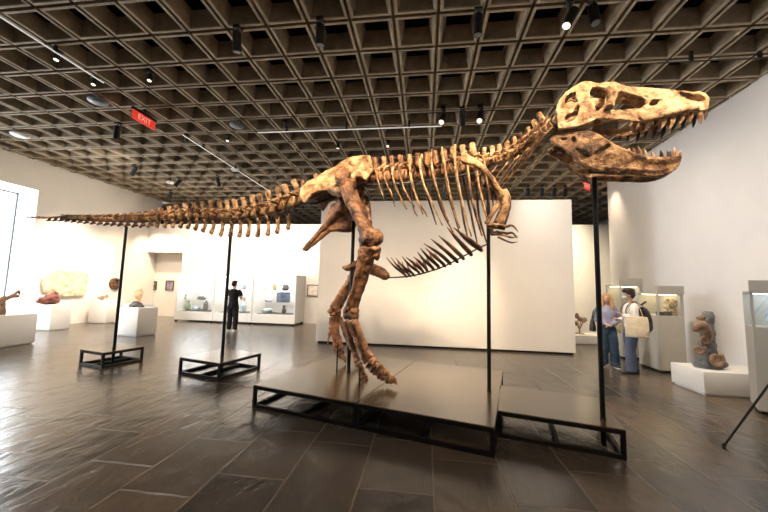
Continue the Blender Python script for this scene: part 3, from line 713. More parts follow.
UT = [((631.5, 120.5, .05, .014, .02), 'tooth', 'tooth_dark'), ((639, 121, .065, .016, .025), 'tooth', 'tooth_dark'), ((649, 120, .085, .018, .03), 'tooth', 'tooth_dark'), ((657, 118.5, .07, .02, .03), 'tooth_dark', 'tooth_dark'), ((665.5, 116, .10, .022, .04), 'tooth', 'tooth_dark'), ((674, 113.5, .13, .024, .045), 'tooth', 'tooth_dark'),
      ((683.6, 111, .105, .023, .04), 'tooth', 'tooth_dark'), ((692, 110, .10, .022, .03), 'tooth', 'tooth_dark'), ((700.5, 110.5, .095, .018, .02), 'tooth', 'tooth_dark'), ((706, 110, .08, .016, .015), 'tooth_dark', 'tooth')]
teeth(skull, UT, lambda x: interp(SKW, x)-.025)
# --- lower jaw
JO = [(549.8, 139), (552, 136.8), (561.5, 133.6), (568, 132.4), (575, 131.2), (588.8, 131.0), (597, 133.5), (604.5, 137.6), (611, 143), (618, 147.3), (630, 153), (638, 155.8), (645.5, 157), (661, 157.3), (672, 156.6), (680.6, 155), (682.4, 158), (679.6, 165), (674, 171), (668, 174), (661, 176), (649.4, 176.3), (634, 174.3), (614, 172.2), (596.6, 169.8), (587, 166), (575, 157), (563.4, 147.3), (553.7, 143)]
JH = [[(575.5, 149.5), (579, 149), (586.5, 151.8), (590.5, 155.4), (587, 156.4), (582, 154)], [(592, 154.2), (598, 150.6), (602, 147.5), (608, 144.4), (611, 145), (606, 149), (598, 153.6)], [(560.5, 138.8), (566, 138.6), (566, 140.2), (561.5, 140.4)], [(571.5, 138.2), (575, 136.2), (575.5, 140), (573, 141.5)]]
JW = [(550, .18), (575, .215), (600, .205), (630, .16), (655, .115), (672, .08), (683, .03)]
def jlat(x, y): return interp(JW, x)*(1-.10*max(0, min(1, (y-150)/25)))
bm = B()
for sd in (1, -1):
    plate(bm, JO, [grow(h, .8) for h in JH], SK, jlat, .040, sd, 1.6)
    h = [SK.hit(x, y, interp(JW, x)-.03) for x, y in [(553, 140), (570, 134.5), (590, 134), (606, 142), (622, 151), (645, 160), (665, 161), (678, 160)]]
    tube(bm, [SK.at(q, l*sd, z) for q, l, z in h], [.035, .035, .03, .025, .03, .04, .045, .03], 8, 3)
    h = [SK.hit(x, y, interp(JW, x)-.05) for x, y in [(598, 167), (615, 169.5), (635, 171), (655, 172), (672, 167)]]
    tube(bm, [SK.at(q, l*sd, z) for q, l, z in h], [.04, .045, .05, .05, .04], 8, 3)
strip(bm, [(660, 168), (668, 167), (676, 164)], SK, lambda x, y: interp(JW, x)*.9, .06)
jaw = obj('lower_jaw', remesh(bm, .008, 1, .006, 20), 'bone', DINO)
LT = [((629, 153.6, -.050, .014, .0), 'tooth', 'tooth'), ((634.8, 155, -.07, .016, .012), 'tooth', 'tooth'), ((640.5, 156.3, -.085, .018, .015), 'tooth', 'tooth_dark'), ((646, 157.2, -.07, .017, .01), 'tooth', 'tooth_dark'), ((653, 157.4, -.055, .015, .008), 'tooth', 'tooth_dark'), ((662, 157.4, -.062, .017, .01), 'tooth_dark', 'tooth_dark'),
      ((669, 157, -.058, .017, .008), 'tooth_dark', 'tooth_dark'), ((674.5, 156.3, -.075, .016, .0), 'tooth', 'tooth_dark'), ((680, 155.8, -.045, .013, -.005), 'tooth', 'tooth')]
teeth(jaw, LT, lambda x: interp(JW, x)-.022)
# jaw support cradle
bm = B(); tube(bm, [SK.on(588, 172, .1), SK.on(600, 172.5, .05), SK.on(618, 174, .05), SK.on(636, 174, .03)], .014, 8, 3); obj('armature_rod', bm, 'steel', DINO, label='dark steel cradle under the lower jaw')

# ------------------------------------------------------------------ pedestals and specimens
M['fossil_pale'] = noisy('pale_fossil', [(.3, (.55, .42, .27)), (.5, (.74, .62, .42)), (.7, (.86, .78, .60))], 6, 8, .6, .6, 24, .012, .3)
M['rock_red'] = noisy('red_mineral', [(.3, (.05, .015, .012)), (.5, (.20, .06, .04)), (.7, (.36, .14, .09))], 5, 8, .35, .5, 20, .01, .5)
M['rock_dark'] = noisy('dark_rock', [(.3, (.03, .028, .026)), (.6, (.10, .09, .08)), (.8, (.22, .19, .16))], 9, 7, .55, .5, 30, .008, .4)
M['rock_grey'] = noisy('grey_stone', [(.3, (.10, .105, .112)), (.5, (.17, .17, .17)), (.7, (.27, .26, .24))], 5, 7, .75, .5, 25, .01, .3)
M['ammon'] = noisy('brown_ammonite', [(.3, (.14, .08, .05)), (.5, (.30, .18, .11)), (.7, (.50, .34, .22))], 8, 7, .5, .4, 30, .008, .4)
M['gold'] = noisy('gilt_mineral', [(.3, (.12, .08, .03)), (.5, (.45, .33, .13)), (.7, (.80, .66, .36))], 14, 6, .3, .3, 40, .005, .5)
M['crystal'] = noisy('blue_crystal', [(.3, (.30, .42, .50)), (.6, (.55, .66, .72)), (.8, (.8, .86, .88))], 6, 5, .2, .1, 30, .004, .6)
M['green'] = noisy('green_mineral', [(.3, (.16, .24, .14)), (.6, (.32, .42, .26)), (.8, (.52, .58, .40))], 8, 5, .35, .3, 30, .004, .5)
M['orange'] = noisy('amber_fossil', [(.3, (.45, .24, .10)), (.5, (.70, .46, .24)), (.7, (.84, .64, .42))], 6, 6, .5, .4, 24, .008, .4)

def pedestal(label, x0, x1, y0, y1, h, group=None, rot=0):
    c = ((x0+x1)/2, (y0+y1)/2, 0)
    t = thing('display_pedestal', label, 'pedestal', c, group)
    R = Matrix.Translation(c) @ Matrix.Rotation(rot, 4, 'Z') @ Matrix.Translation((-c[0], -c[1], 0))
    b = B(); box(b, (x0, y0, .03), (x1, y1, h), R); bevel(b, .006, 2); obj('body', b, 'white', t, 'auto')
    b = B(); box(b, (x0+.03, y0+.03, 0), (x1-.03, y1-.03, .03), R); obj('recessed_base', b, 'white', t, False)
    return t
def rock(bm, c, r, bump=.35, seed=0, rot=None, sub=3):
    ball(bm, c, r, sub, rot, bump, seed); return bm
def ammonite(bm, c, r, nrm, turns=2.6, ribs=True, grow=.32):
    nrm = V(nrm).normalized(); a = nrm.cross(V((0, 0, 1))).normalized(); b = nrm.cross(a)
    pts = []; rd = []; n = int(turns*22)
    for i in range(n+1):
        th = 2*pi*turns*i/n; rr = r*.74*exp(-.30*turns*2*pi*(1-i/n)*.42)
        w = rr*grow*(1+(.10 if ribs and i % 2 else 0))
        pts.append(V(c)+a*(rr*cos(th))+b*(rr*sin(th))); rd.append((w, w*.9))
    prev = None
    tube(bm, pts, rd, 8, 1, nrm); return bm

pedestal('long white pedestal beside the bright window at the left edge', -10.25, -9.38, 5.5, 6.95, .72)
pedestal('white pedestal in front of the pale slab on the left wall', -11.92, -11.15, 8.6, 9.17, .78)
pedestal('white pedestal by the left wall below the round fossil', -12.05, -11.33, 10.5, 11.2, .84)
pedestal('white pedestal standing free on the floor, with a dark curved fossil on top', -8.72, -7.95, 8.40, 9.0, .80, None, radians(-8))
pE = py_(139, 303.5, 10.9)
pedestal('white pedestal behind the free standing one, carrying an orange fossil', pE.x-.36, pE.x+.36, 10.6, 11.2, pE.z)

bm = B(); p0 = V((-9.62, 6.35, .74))
q = [pz(-4, 303, .80), pz(3, 299.5, .88)]
def lp(x, y): return px_(x, y, -9.62)
tube(bm, [lp(-12, 300), lp(-4, 302), lp(3, 299), lp(9, 297.5), lp(14, 296)], [.05, .075, .07, .05, .04], 10, 4, (0, 0, 1), .3, 2)
tube(bm, [lp(9, 297.5), lp(15, 293.5), lp(19.5, 290.2)], [.045, .035, .03], 8, 4, (0, 0, 1), .3, 4)
tube(bm, [lp(14, 296), lp(18, 296.5), lp(20, 292)], [.04, .03, .022], 8, 3, (0, 0, 1), .3, 5)
tube(bm, [lp(3, 299), lp(3, 305), V((-9.62, lp(3, 305).y, .718))], [.05, .05, .07], 8, 2)
tube(bm, [lp(-8, 300), V((-9.62, lp(-8, 302).y, .718))], [.05, .06], 8, 1)
tag(obj('branching_fossil', remesh(bm, .016, 3, .012, 12), 'ammon'), 'brown twisted branching fossil on the pedestal beside the window', 'fossil')
bm = B()
def rp(x, y): return px_(x, y, -11.5)
c = rp(50, 298.5)
rock(bm, (c.x, c.y, .78+.15), (.20, .27, .16), .35, 3); rock(bm, rp(44, 300.5), (.14, .14, .11), .4, 5); rock(bm, rp(53, 297), (.16, .14, .16), .4, 8)
tag(obj('mineral_lump', remesh(bm, .02, 1, .03, 5), 'rock_red'), 'dark red mineral lump on the pedestal in front of the pale slab', 'mineral')
# big pale slab of shells on the left wall
sl = [(40, 283), (41, 278), (46, 276.5), (50, 272), (54, 270), (62, 270.5), (70, 270), (78, 270), (80, 272.5), (85, 273), (87.5, 277), (86, 283), (85, 290), (82, 295), (75, 296.5), (66, 296), (57, 296.5), (49, 294.5), (43, 293), (41, 288)]
W = [px_(x, y, LX+.005) for x, y in sl]
bm = B(); f = bm.faces.new([bm.verts.new(p) for p in W]); r_ = bmesh.ops.extrude_face_region(bm, geom=[f])
for e in r_['geom']:
    if isinstance(e, bmesh.types.BMVert): e.co.x += .09
random.seed(3)
for k in range(26):
    x = random.uniform(44, 83); y = random.uniform(273, 294)
    p = px_(x, y, LX+.09); ammonite(bm, (LX+.09, p.y, p.z), random.uniform(.06, .14), (1, .1*random.random(), 0), 2.0)
tag(obj('shell_slab', remesh(bm, .022, 1, .03, 6), 'fossil_pale'), 'large pale slab of fossil shells mounted on the left wall', 'fossil')
bm = B(); tube(bm, [px_(98.5, 298.5, -11.68)-V((0, 0, .0)), px_(101, 297, -11.68), px_(104, 297.5, -11.68), px_(107.5, 295.8, -11.68)], [.05, .06, .045, .06], 9, 4, (0, 0, 1), .35, 6)
tube(bm, [px_(102.5, 297.5, -11.68), V((-11.68, px_(102.5, 297, -11.68).y, .838))], [.05, .07], 8, 1)
tag(obj('knobbly_fossil', remesh(bm, .015, 2, .01, 14), 'ammon'), 'small brown elongated fossil on the pedestal by the left wall', 'fossil')
dc = px_(115.5, 283.8, LX+.05)
bm = B(); tube(bm, [(LX+.0, dc.y, dc.z), (LX+.09, dc.y, dc.z)], [.24, .22], 28, 1); ammonite(bm, (LX+.08, dc.y, dc.z), .24, (1, 0, 0), 2.8)
tag(obj('round_fossil', remesh(bm, .014, 1, .008, 12), 'bone_dark'), 'round brown spiral fossil mounted on the left wall beside the tail pole', 'fossil')
def dp(x, y): return py_(x, y, 8.7)
bm = B(); tube(bm, [dp(130, 308), dp(133, 305), dp(138, 304.3), dp(143, 307.5)], [.05, .075, .08, .045], 9, 4, (0, 0, 1), .4, 9)
tube(bm, [dp(132, 305.5), dp(131, 307.8)], .045, 7); ball(bm, dp(139, 304.6), (.10, .07, .05), 2, None, .4, 3)
for k in range(5): ball(bm, dp(132+2.4*k, 303.8), .028, 1)
tag(obj('curved_fossil', remesh(bm, .013, 2, .01, 14), 'rock_dark'), 'dark grey curved fossil on the free standing white pedestal', 'fossil')
def ep(x, y): return py_(x, y, 10.9)
bm = B(); c = ep(139, 294.5); rock(bm, c, (.15, .09, .20), .35, 12); ammonite(bm, c+V((0, -.07, .02)), .14, (0, -1, 0), 2.3); tube(bm, [ep(139, 300), ep(139, 303.5)], [.06, .08], 8)
tag(obj('orange_fossil', remesh(bm, .014, 1, .012, 10), 'orange'), 'orange and cream upright fossil on the pedestal behind the dark one', 'fossil')

# pictures in the recess and on the partition
def picture(label, x0, x1, z0, z1, y, mat_in, frame_m, passe=0):
    t = thing('framed_picture', label, 'picture', ((x0+x1)/2, y, z0))
    b = B()
    for lo, hi in (((x0, z0), (x1, z0+.035)), ((x0, z1-.035), (x1, z1)), ((x0, z0), (x0+.035, z1)), ((x1-.035, z0), (x1, z1))): box(b, (lo[0], y-.04, lo[1]), (hi[0], y, hi[1]))
    obj('frame', b, frame_m, t, False)
    b = B(); box(b, (x0+.03, y-.02, z0+.03), (x1-.03, y-.004, z1-.03)); obj('print', b, mat_in, t, False)
    return t
M['print1'] = noisy('landscape_print', [(.35, (.05, .035, .03)), (.5, (.16, .11, .09)), (.62, (.50, .42, .34))], 9, 5, .3, 0, 10, .001, .4)
M['print2'] = noisy('dusk_print', [(.35, (.10, .12, .22)), (.5, (.28, .24, .32)), (.65, (.60, .42, .30))], 4, 5, .3, 0, 10, .001, .4)
M['print3'] = noisy('pale_print', [(.35, (.55, .45, .34)), (.5, (.80, .74, .64)), (.65, (.86, .83, .76))], 7, 5, .4, 0, 10, .001, .4)
M['frame_dark'] = mat('frame_dark', (.03, .025, .022), .4); M['frame_wood'] = mat('frame_wood', (.22, .15, .09), .5)
a = py_(146.3, 281, 13.55); b = py_(156.5, 289.8, 13.55); picture('dark small picture with black frame, left one in the back recess', a.x, b.x, b.z, a.z, 13.549, 'print1', 'frame_dark')
a = py_(166.5, 280.5, 13.55); b = py_(173.6, 290.5, 13.55); picture('small bluish picture left of the lit display cases in the back recess', a.x, b.x, b.z, a.z, 13.549, 'print2', 'frame_dark')
a = py_(307.8, 284.5, 13.0); b = py_(318.5, 296.5, 13.0); picture('pale print in a thin brown frame on the back wall beside the freestanding wall', a.x, b.x, b.z, a.z, 12.999, 'print3', 'frame_wood')

# ------------------------------------------------------------------ wall vitrines with specimens
def case(label, x0, x1, y0, y1, h, z0, lit, group=None, shelves=(), body='white'):
    t = thing('display_case', label, 'display case', ((x0+x1)/2, y0, 0), group)
    b = B(); e = .05; k = .07
    box(b, (x0, y1-.03, k), (x1, y1, h)); box(b, (x0, y0, k), (x0+e, y1-.03, h)); box(b, (x1-e, y0, k), (x1, y1-.03, h))
    box(b, (x0+e, y0, h-.10), (x1-e, y1-.03, h)); box(b, (x0+e, y0, k), (x1-e, y1-.03, z0))
    obj('cabinet', b, body, t, False)
    b = B(); box(b, (x0+e, y0+.01, z0), (x1-e, y0+.02, h-.10)); obj('glass_front', b, 'glass', t, False)
    b = B(); box(b, (x0+e+.05, y0+.08, h-.118), (x1-e-.05, y1-.1, h-.101)); obj('light_panel', b, lit, t, False)
    b = B(); box(b, (x0+e+.08, y0+.10, z0), (x1-e-.08, y1-.1, z0+.012)); obj('display_mat', b, 'rock_dark', t, False)
    for z in shelves:
        b = B(); box(b, (x0+e, y0+.25, z-.012), (x1-e, y1-.04, z)); obj('shelf', b, 'glass', t, False)
    for x in (x0+.02, x1-.09):
        for y in (y0+.02, y1-.1):
            b = B(); box(b, (x, y, 0), (x+.07, y+.07, k)); obj('foot', b, 'black', t, False)
    return t
cx = [py_(173.5, 321, 12).x, py_(212.3, 321, 12).x, py_(250.8, 325, 12).x, py_(294.5, 326, 12).x]
CH = 1.93
for i, lb in enumerate(['white lit display case furthest left on the back wall, left of the man in black', 'white lit display case in the middle, behind the man in black', 'white lit display case furthest right, with a dark blue block inside']):
    case(lb, cx[i]+.01, cx[i+1]-.01, 12.0, 12.95, CH, .40, 'diffuser', None, (.85, 1.32))
def cp(x, y, Y=12.45): return py_(x, y, Y)
def spec_(name, label, cat, m, build, parts=None):
    bm = B(); build(bm); return tag(obj(name, bm, m, None, True), label, cat)
def on_shelf(p, zs=(.412, .85, 1.32)): return min(zs, key=lambda z: abs(z-p.z)) if True else 0
def spiral_on(x, y, r, m, label):
    p = cp(x, y); z = max(zz for zz in (.412, .85, 1.32) if zz <= p.z+.12)
    bm = B(); ammonite(bm, (p.x, p.y, z+r+.02), r, (0, -1, .1)); box(bm, (p.x-r*.5, p.y-.05, z), (p.x+r*.5, p.y+.05, z+.05)); tag(obj('ammonite', bm, m), label, 'fossil')
def lump_on(x, y, r, m, label, name='mineral', seed=0):
    p = cp(x, y); z = max(zz for zz in (.412, .85, 1.32) if zz <= p.z+.12)
    bm = B(); rock(bm, (p.x, p.y, z+r[2]*.85), r, .5, seed)
    for k in range(4): rock(bm, (p.x+r[0]*random.uniform(-.6, .6), p.y+r[1]*random.uniform(-.5, .5), z+r[2]*random.uniform(.7, 1.5)), tuple(q*.45 for q in r), .5, seed+k, None, 2)
    for v in bm.verts: v.co.z = max(v.co.z, z)
    tag(obj(name, bm, m, None, False), label, 'mineral')
def vase_on(x, y, h, r, m, label):
    p = cp(x, y); z = max(zz for zz in (.412, .85, 1.32) if zz <= p.z+.12)
    bm = B(); lathe(bm, [(r*.6, 0), (r*.9, h*.12), (r, h*.35), (r*.75, h*.6), (r*.45, h*.75), (r*.6, h*.92), (r*.7, h)], (p.x, p.y, z), 16); tag(obj('urn', bm, m), label, 'vessel')
random.seed(11)
spiral_on(184.5, 291, .13, 'green', 'green spiral fossil on the middle shelf of the leftmost lit case')
lump_on(197.5, 282, (.15, .10, .12), 'crystal', 'pale blue crystal on the top shelf of the leftmost lit case', seed=2)
lump_on(202, 293.5, (.20, .10, .07), 'rock_dark', 'dark flat mineral on the middle shelf of the leftmost lit case', seed=5)
vase_on(187.5, 309, .38, .13, 'green', 'grey green urn shaped fossil at the bottom of the leftmost lit case')
lump_on(206, 303, (.10, .10, .20), 'rock_grey', 'grey upright stone at the right inside the leftmost lit case', seed=8)
lump_on(196, 306, (.20, .10, .10), 'crystal', 'pale bluish mineral at the bottom centre of the leftmost lit case', seed=9)
lump_on(219, 290, (.10, .08, .12), 'crystal', 'pale crystal left of the pole in the middle lit case', seed=14)
lump_on(243.5, 280, (.14, .1, .18), 'crystal', 'tall pale blue crystal on the top shelf of the middle lit case', seed=17)
spiral_on(244, 293, .09, 'ammon', 'small brown spiral on the middle shelf of the middle lit case')
lump_on(243, 309, (.12, .10, .24), 'crystal', 'bluish upright crystal at the bottom of the middle lit case', seed=21)
spiral_on(266.5, 283, .10, 'fossil_pale', 'pale spiral fossil on the top shelf of the rightmost lit case')
lump_on(275, 282, (.09, .08, .15), 'gold', 'golden mineral on the top shelf of the rightmost lit case', seed=24)
lump_on(286, 284, (.13, .09, .14), 'rock_dark', 'dark mineral at the top right corner of the rightmost lit case', seed=27)
lump_on(269, 295, (.14, .10, .09), 'crystal', 'pale crystal on the middle shelf of the rightmost lit case', seed=28)
M['blueblock'] = noisy('blue_stone', [(.3, (.05, .07, .11)), (.6, (.14, .18, .25)), (.8, (.35, .40, .45))], 9, 5, .4, .3, 20, .005, .5)
p = cp(283.3, 300); bm = B(); box(bm, (p.x-.26, p.y-.06, .85), (p.x+.26, p.y+.06, 1.25)); bmesh.ops.subdivide_edges(bm, edges=bm.edges[:], cuts=5, use_grid_fill=True)
for v in bm.verts: v.co += V((noise.noise(v.co*9), noise.noise(v.co*9+V((3, 0, 0))), noise.noise(v.co*9+V((0, 5, 0)))))*.025
for v in bm.verts: v.co.z = max(v.co.z, .85)
tag(obj('stone_block', bm, 'blueblock', None, False), 'dark blue rectangular stone block on the shelf of the rightmost lit case', 'mineral')
vase_on(284, 311, .32, .09, 'rock_dark', 'black vessel at the bottom of the rightmost lit case under the blue block')
lump_on(267, 308, (.20, .1, .10), 'crystal', 'pale mineral at the bottom of the rightmost lit case', seed=31)

# ------------------------------------------------------------------ cases on the right
def tower(label, x0, x1, y0, y1, h, zg, hd, lit, rot=0):
    t = thing('display_case', label, 'display case', (x0, y0, 0)); t.rotation_euler = (0, 0, rot)
    b = B(); e = .03
    box(b, (x0, y0, .05), (x1, y1, zg)); bevel(b, .005, 1); box(b, (x1-.03, y0, zg), (x1, y1, h)); box(b, (x0, y1-.03, zg), (x1-.03, y1, h))
    box(b, (x0, y0, h-.03), (x1, y1, h))
    for x, y in ((x0, y0), (x1-e-.03, y0), (x0, y1-e-.03)): box(b, (x, y, zg), (x+e, y+e, h-.03))
    obj('cabinet', b, 'casegrey', t, False)
    b = B(); box(b, (x0+.03, y0+.03, 0), (x1-.03, y1-.03, .05)); obj('recessed_base', b, 'black', t, False)
    b = B(); box(b, (x0-.005, y0-.02, h-.02), (x1+.01, y0+.02, h+hd)); bevel(b, .004, 1); obj('header_board', b, 'casegrey', t, False)
    b = B(); box(b, (x0+e, y0+.008, zg), (x1-e-.03, y0+.016, h-.03)); box(b, (x0+.008, y0+e, zg), (x0+.016, y1-e-.03, h-.03)); obj('glass', b, 'glass', t, False)
    b = B(); box(b, (x0+.06, y0+.06, h-.045), (x1-.08, y1-.08, h-.031)); obj('light_panel', b, lit, t, False)
    return t
tower('tall lit display case against the right wall behind the two visitors', 4.78, 5.28, 8.62, 9.25, 1.77, .55, .17, 'diffwarm')
tower('shorter lit display case against the right wall holding gilded mineral', 4.74, 5.23, 7.30, 7.95, 1.60, 1.14, .15, 'diffwarm')
rc = pz(759, 414.5)
tower('lit display case at the right edge with a bluish interior', rc.x, rc.x+.62, rc.y, rc.y+.5, 1.66, 1.17, .15, 'diffblue', radians(-33))
random.seed(5)
bm = B()
for k in range(95):
    y = random.uniform(299, 319); x = random.uniform(663+max(0, 308-y)*.2, 678.5); p = py_(x, y, random.uniform(7.42, 7.56)); ball(bm, (min(p.x, 5.165), p.y, max(p.z, 1.16)), random.uniform(.014, .032), 1, None, .5, k)
box(bm, (4.95, 7.42, 1.14), (5.17, 7.6, 1.165))
tag(obj('gilded_mineral', bm, 'gold', None, False), 'mottled gold mineral in the lit case beside the white low plinth', 'mineral')
bm = B(); p = py_(657.5, 315, 7.36); q = py_(672, 315, 7.36); box(bm, (p.x, 7.335, 1.14), (q.x, 7.40, 1.215)); bmesh.ops.subdivide_edges(bm, edges=bm.edges[:], cuts=4, use_grid_fill=True)
for v in bm.verts: v.co += V((noise.noise(v.co*22), noise.noise(v.co*22+V((4, 0, 0))), abs(noise.noise(v.co*22))))*.012
tag(obj('dark_slab', bm, 'rock_dark', None, False), 'long dark stone slab in front of the gold mineral in the lit case', 'mineral')
bm = B(); rock(bm, (rc.x+.33, rc.y+.04, 1.30), (.10, .08, .12), .5, 4)
for v in bm.verts: v.co.z = max(v.co.z, 1.171)
tag(obj('white_crystal', bm, 'crystal', None, False), 'pale bluish crystal in the case at the right edge', 'mineral')
bm = B(); rock(bm, (5.0, 8.95, .67), (.12, .12, .14), .5, 6)
for v in bm.verts: v.co.z = max(v.co.z, .552)
tag(obj('yellow_mineral', bm, 'gold', None, False), 'mineral low in the tall lit case behind the visitors', 'mineral')

# low plinth with the ammonite stone
pedestal('low white plinth on the right carrying the grey stone with spiral fossils', 4.42, 5.55, 5.86, 6.55, .37)
def ap(x, y, Y=6.2): return py_(x, y, Y)
st = thing('ammonite_stone', 'tall grey stone with brown spiral fossils on the low white plinth', 'fossil', (4.95, 6.2, .37))
bm = B()
tube(bm, [ap(708, 371), ap(708, 364), ap(707.5, 352), ap(707, 340), ap(707, 328), ap(708, 318), ap(708, 311)], [(.20, .14), (.20, .14), (.15, .12), (.11, .10), (.095, .09), (.085, .08), (.06, .06)], 12, 3, (0, 1, 0), .25, 3)
rock(bm, ap(703, 364), (.13, .12, .10), .4, 2); rock(bm, ap(716, 362), (.11, .12, .13), .4, 7)
me = remesh(bm, .016, 2, .022, 8)
for v in me.vertices: v.co.z = max(v.co.z, .371)
obj('stone', me, 'rock_grey', st)
for x, y, r, Y, nx in ((715.5, 359, .165, 6.04, .2), (698.8, 349.5, .11, 6.06, -.3), (704.5, 340, .115, 6.06, 0), (700, 328.5, .105, 6.08, -.5)):
    bm = B(); ammonite(bm, ap(x, y, Y), r, (nx, -1, .1), 2.6, True, .36)
    if y < 330: tube(bm, [ap(694, 331.5, 6.06), ap(697, 325.5, 6.05), ap(703, 325, 6.05), ap(707, 331, 6.07), ap(708, 338, 6.08)], [.02, .055, .065, .06, .05], 9, 3, (0, 1, 0), .25, 4)
    obj('ammonite', bm, 'ammon', st)
bm = B(); ball(bm, ap(701, 317.5, 6.12), (.06, .06, .05), 2, None, .3, 2); obj('stone_knob', bm, 'ammon', st)
# far low plinth with branching fossil
a = pz(571, 343.5); b = pz(609, 343.5)
hpl = py_(590, 336, a.y).z
pedestal('low white plinth against the far wall beside the woman', a.x-.3, b.x+.15, a.y, a.y+.8, hpl)
def bp_(x, y): return py_(x, y, a.y+.4)
bm = B(); base = bp_(579.5, 334); z0 = hpl
tube(bm, [(base.x, base.y, z0), (base.x, base.y, z0+.03)], [.16, .13], 12)
for x, y, x2, y2 in ((579, 328, 577, 316), (580, 326, 580.5, 319), (580, 329, 584, 320), (579.5, 330, 576, 323)):
    tube(bm, [(base.x, base.y, z0), bp_(x, y), bp_(x2, y2)], [.022, .018, .014], 6, 4); ball(bm, bp_(x2, y2), (.07, .05, .08), 2, None, .6, x2)
    for k in range(5): tube(bm, [bp_(x2, y2), bp_(x2+random.uniform(-2.4, 2.4), y2-random.uniform(-.5, 3))], [.02, .006], 5)
tag(obj('branching_fossil', bm, 'ammon'), 'brown flower like branching fossil on the far low plinth', 'fossil')

# ------------------------------------------------------------------ tripod at the right edge
tp = thing('tripod', 'black camera tripod, one leg reaching in at the right edge', 'tripod', (3.72, 4.0, 0))
foot = pz(724, 447); dirp = px_(768, 389, foot.x+.42) ; apex = foot+(dirp-foot)*2.6
for k in range(3):
    an = math.atan2(foot.y-apex.y, foot.x-apex.x)+k*2*pi/3; rr = hypot(foot.x-apex.x, foot.y-apex.y)
    ft = V((apex.x+rr*cos(an), apex.y+rr*sin(an), 0.012)); ap_ = apex+V((.04*cos(an), .04*sin(an), 0))
    bm = B(); tube(bm, [ft, ft.lerp(ap_, .46)], .011, 8); tube(bm, [ft.lerp(ap_, .44), ft.lerp(ap_, 1)], .016, 8); lg = obj('leg', bm, 'lampblack', tp, 'auto')
    bm = B(); ball(bm, ft+V((0, 0, .008)), (.022, .022, .02), 2); obj('rubber_foot', bm, 'lampblack', lg)
    bm = B(); m1 = ft.lerp(ap_, .45); dd = (ap_-ft).normalized(); tube(bm, [m1-dd*.03, m1+dd*.03], .024, 10); obj('clamp', bm, 'lampblack', lg, 'auto')
    bm = B(); tube(bm, [m1, (apex.x, apex.y, m1.z-.03)], .007, 6); obj('spreader', bm, 'lampblack', tp)
bm = B(); tube(bm, [(apex.x, apex.y, .3), (apex.x, apex.y, apex.z+.25)], .014, 10); obj('centre_column', bm, 'lampblack', tp, 'auto')
bm = B(); box(bm, (apex.x-.05, apex.y-.05, apex.z-.03), (apex.x+.05, apex.y+.05, apex.z+.04)); bevel(bm, .01); obj('head', bm, 'lampblack', tp, 'auto')

# ------------------------------------------------------------------ visitors
M['skin'] = mat('skin', (.50, .29, .20), .55); M['skin2'] = mat('skin_light', (.58, .36, .26), .55)
M['tee'] = noisy('black_cloth', [(.3, (.012, .012, .014)), (.7, (.022, .022, .026))], 5, 3, .85, .3, 40, .006, .2)
M['trouser'] = noisy('black_trousers', [(.3, (.014, .014, .018)), (.7, (.028, .028, .034))], 5, 3, .85, .3, 40, .006, .2)
M['lav'] = noisy('lavender_cloth', [(.3, (.25, .25, .36)), (.7, (.36, .36, .48))], 4, 3, .8, .4, 22, .012, .2)
M['jean'] = noisy('dark_denim', [(.3, (.025, .045, .075)), (.7, (.06, .095, .14))], 5, 4, .8, .3, 40, .008, .2)
M['jean2'] = noisy('grey_denim', [(.3, (.085, .105, .17)), (.7, (.15, .175, .25))], 5, 4, .8, .3, 40, .008, .2)
M['shirt'] = noisy('white_shirt', [(.3, (.72, .68, .63)), (.7, (.80, .77, .72))], 4, 3, .8, .4, 22, .012, .2)
M['canvas'] = noisy('cream_canvas', [(.3, (.66, .55, .38)), (.7, (.76, .66, .48))], 8, 4, .85, .3, 60, .004, .2)
M['blonde'] = noisy('blonde_hair', [(.3, (.30, .16, .07)), (.7, (.58, .36, .17))], 9, 5, .5, .5, 50, .006, .4, stretch=(1, 1, .25))
M['darkhair'] = noisy('dark_hair', [(.3, (.008, .007, .007)), (.7, (.022, .018, .017))], 9, 5, .5, .5, 50, .006, .4)
M['eye'] = mat('eye_dark', (.02, .015, .012), .2); M['lip'] = mat('lip', (.42, .16, .13), .5)
M['sole'] = mat('shoe_white', (.7, .69, .66), .6); M['shoe'] = mat('shoe_dark', (.03, .03, .035), .6); M['mask'] = mat('face_mask', (.42, .58, .54), .8)
M['leather'] = mat('dark_leather', (.022, .018, .020), .45); M['belt'] = mat('belt_brown', (.06, .03, .02), .5)
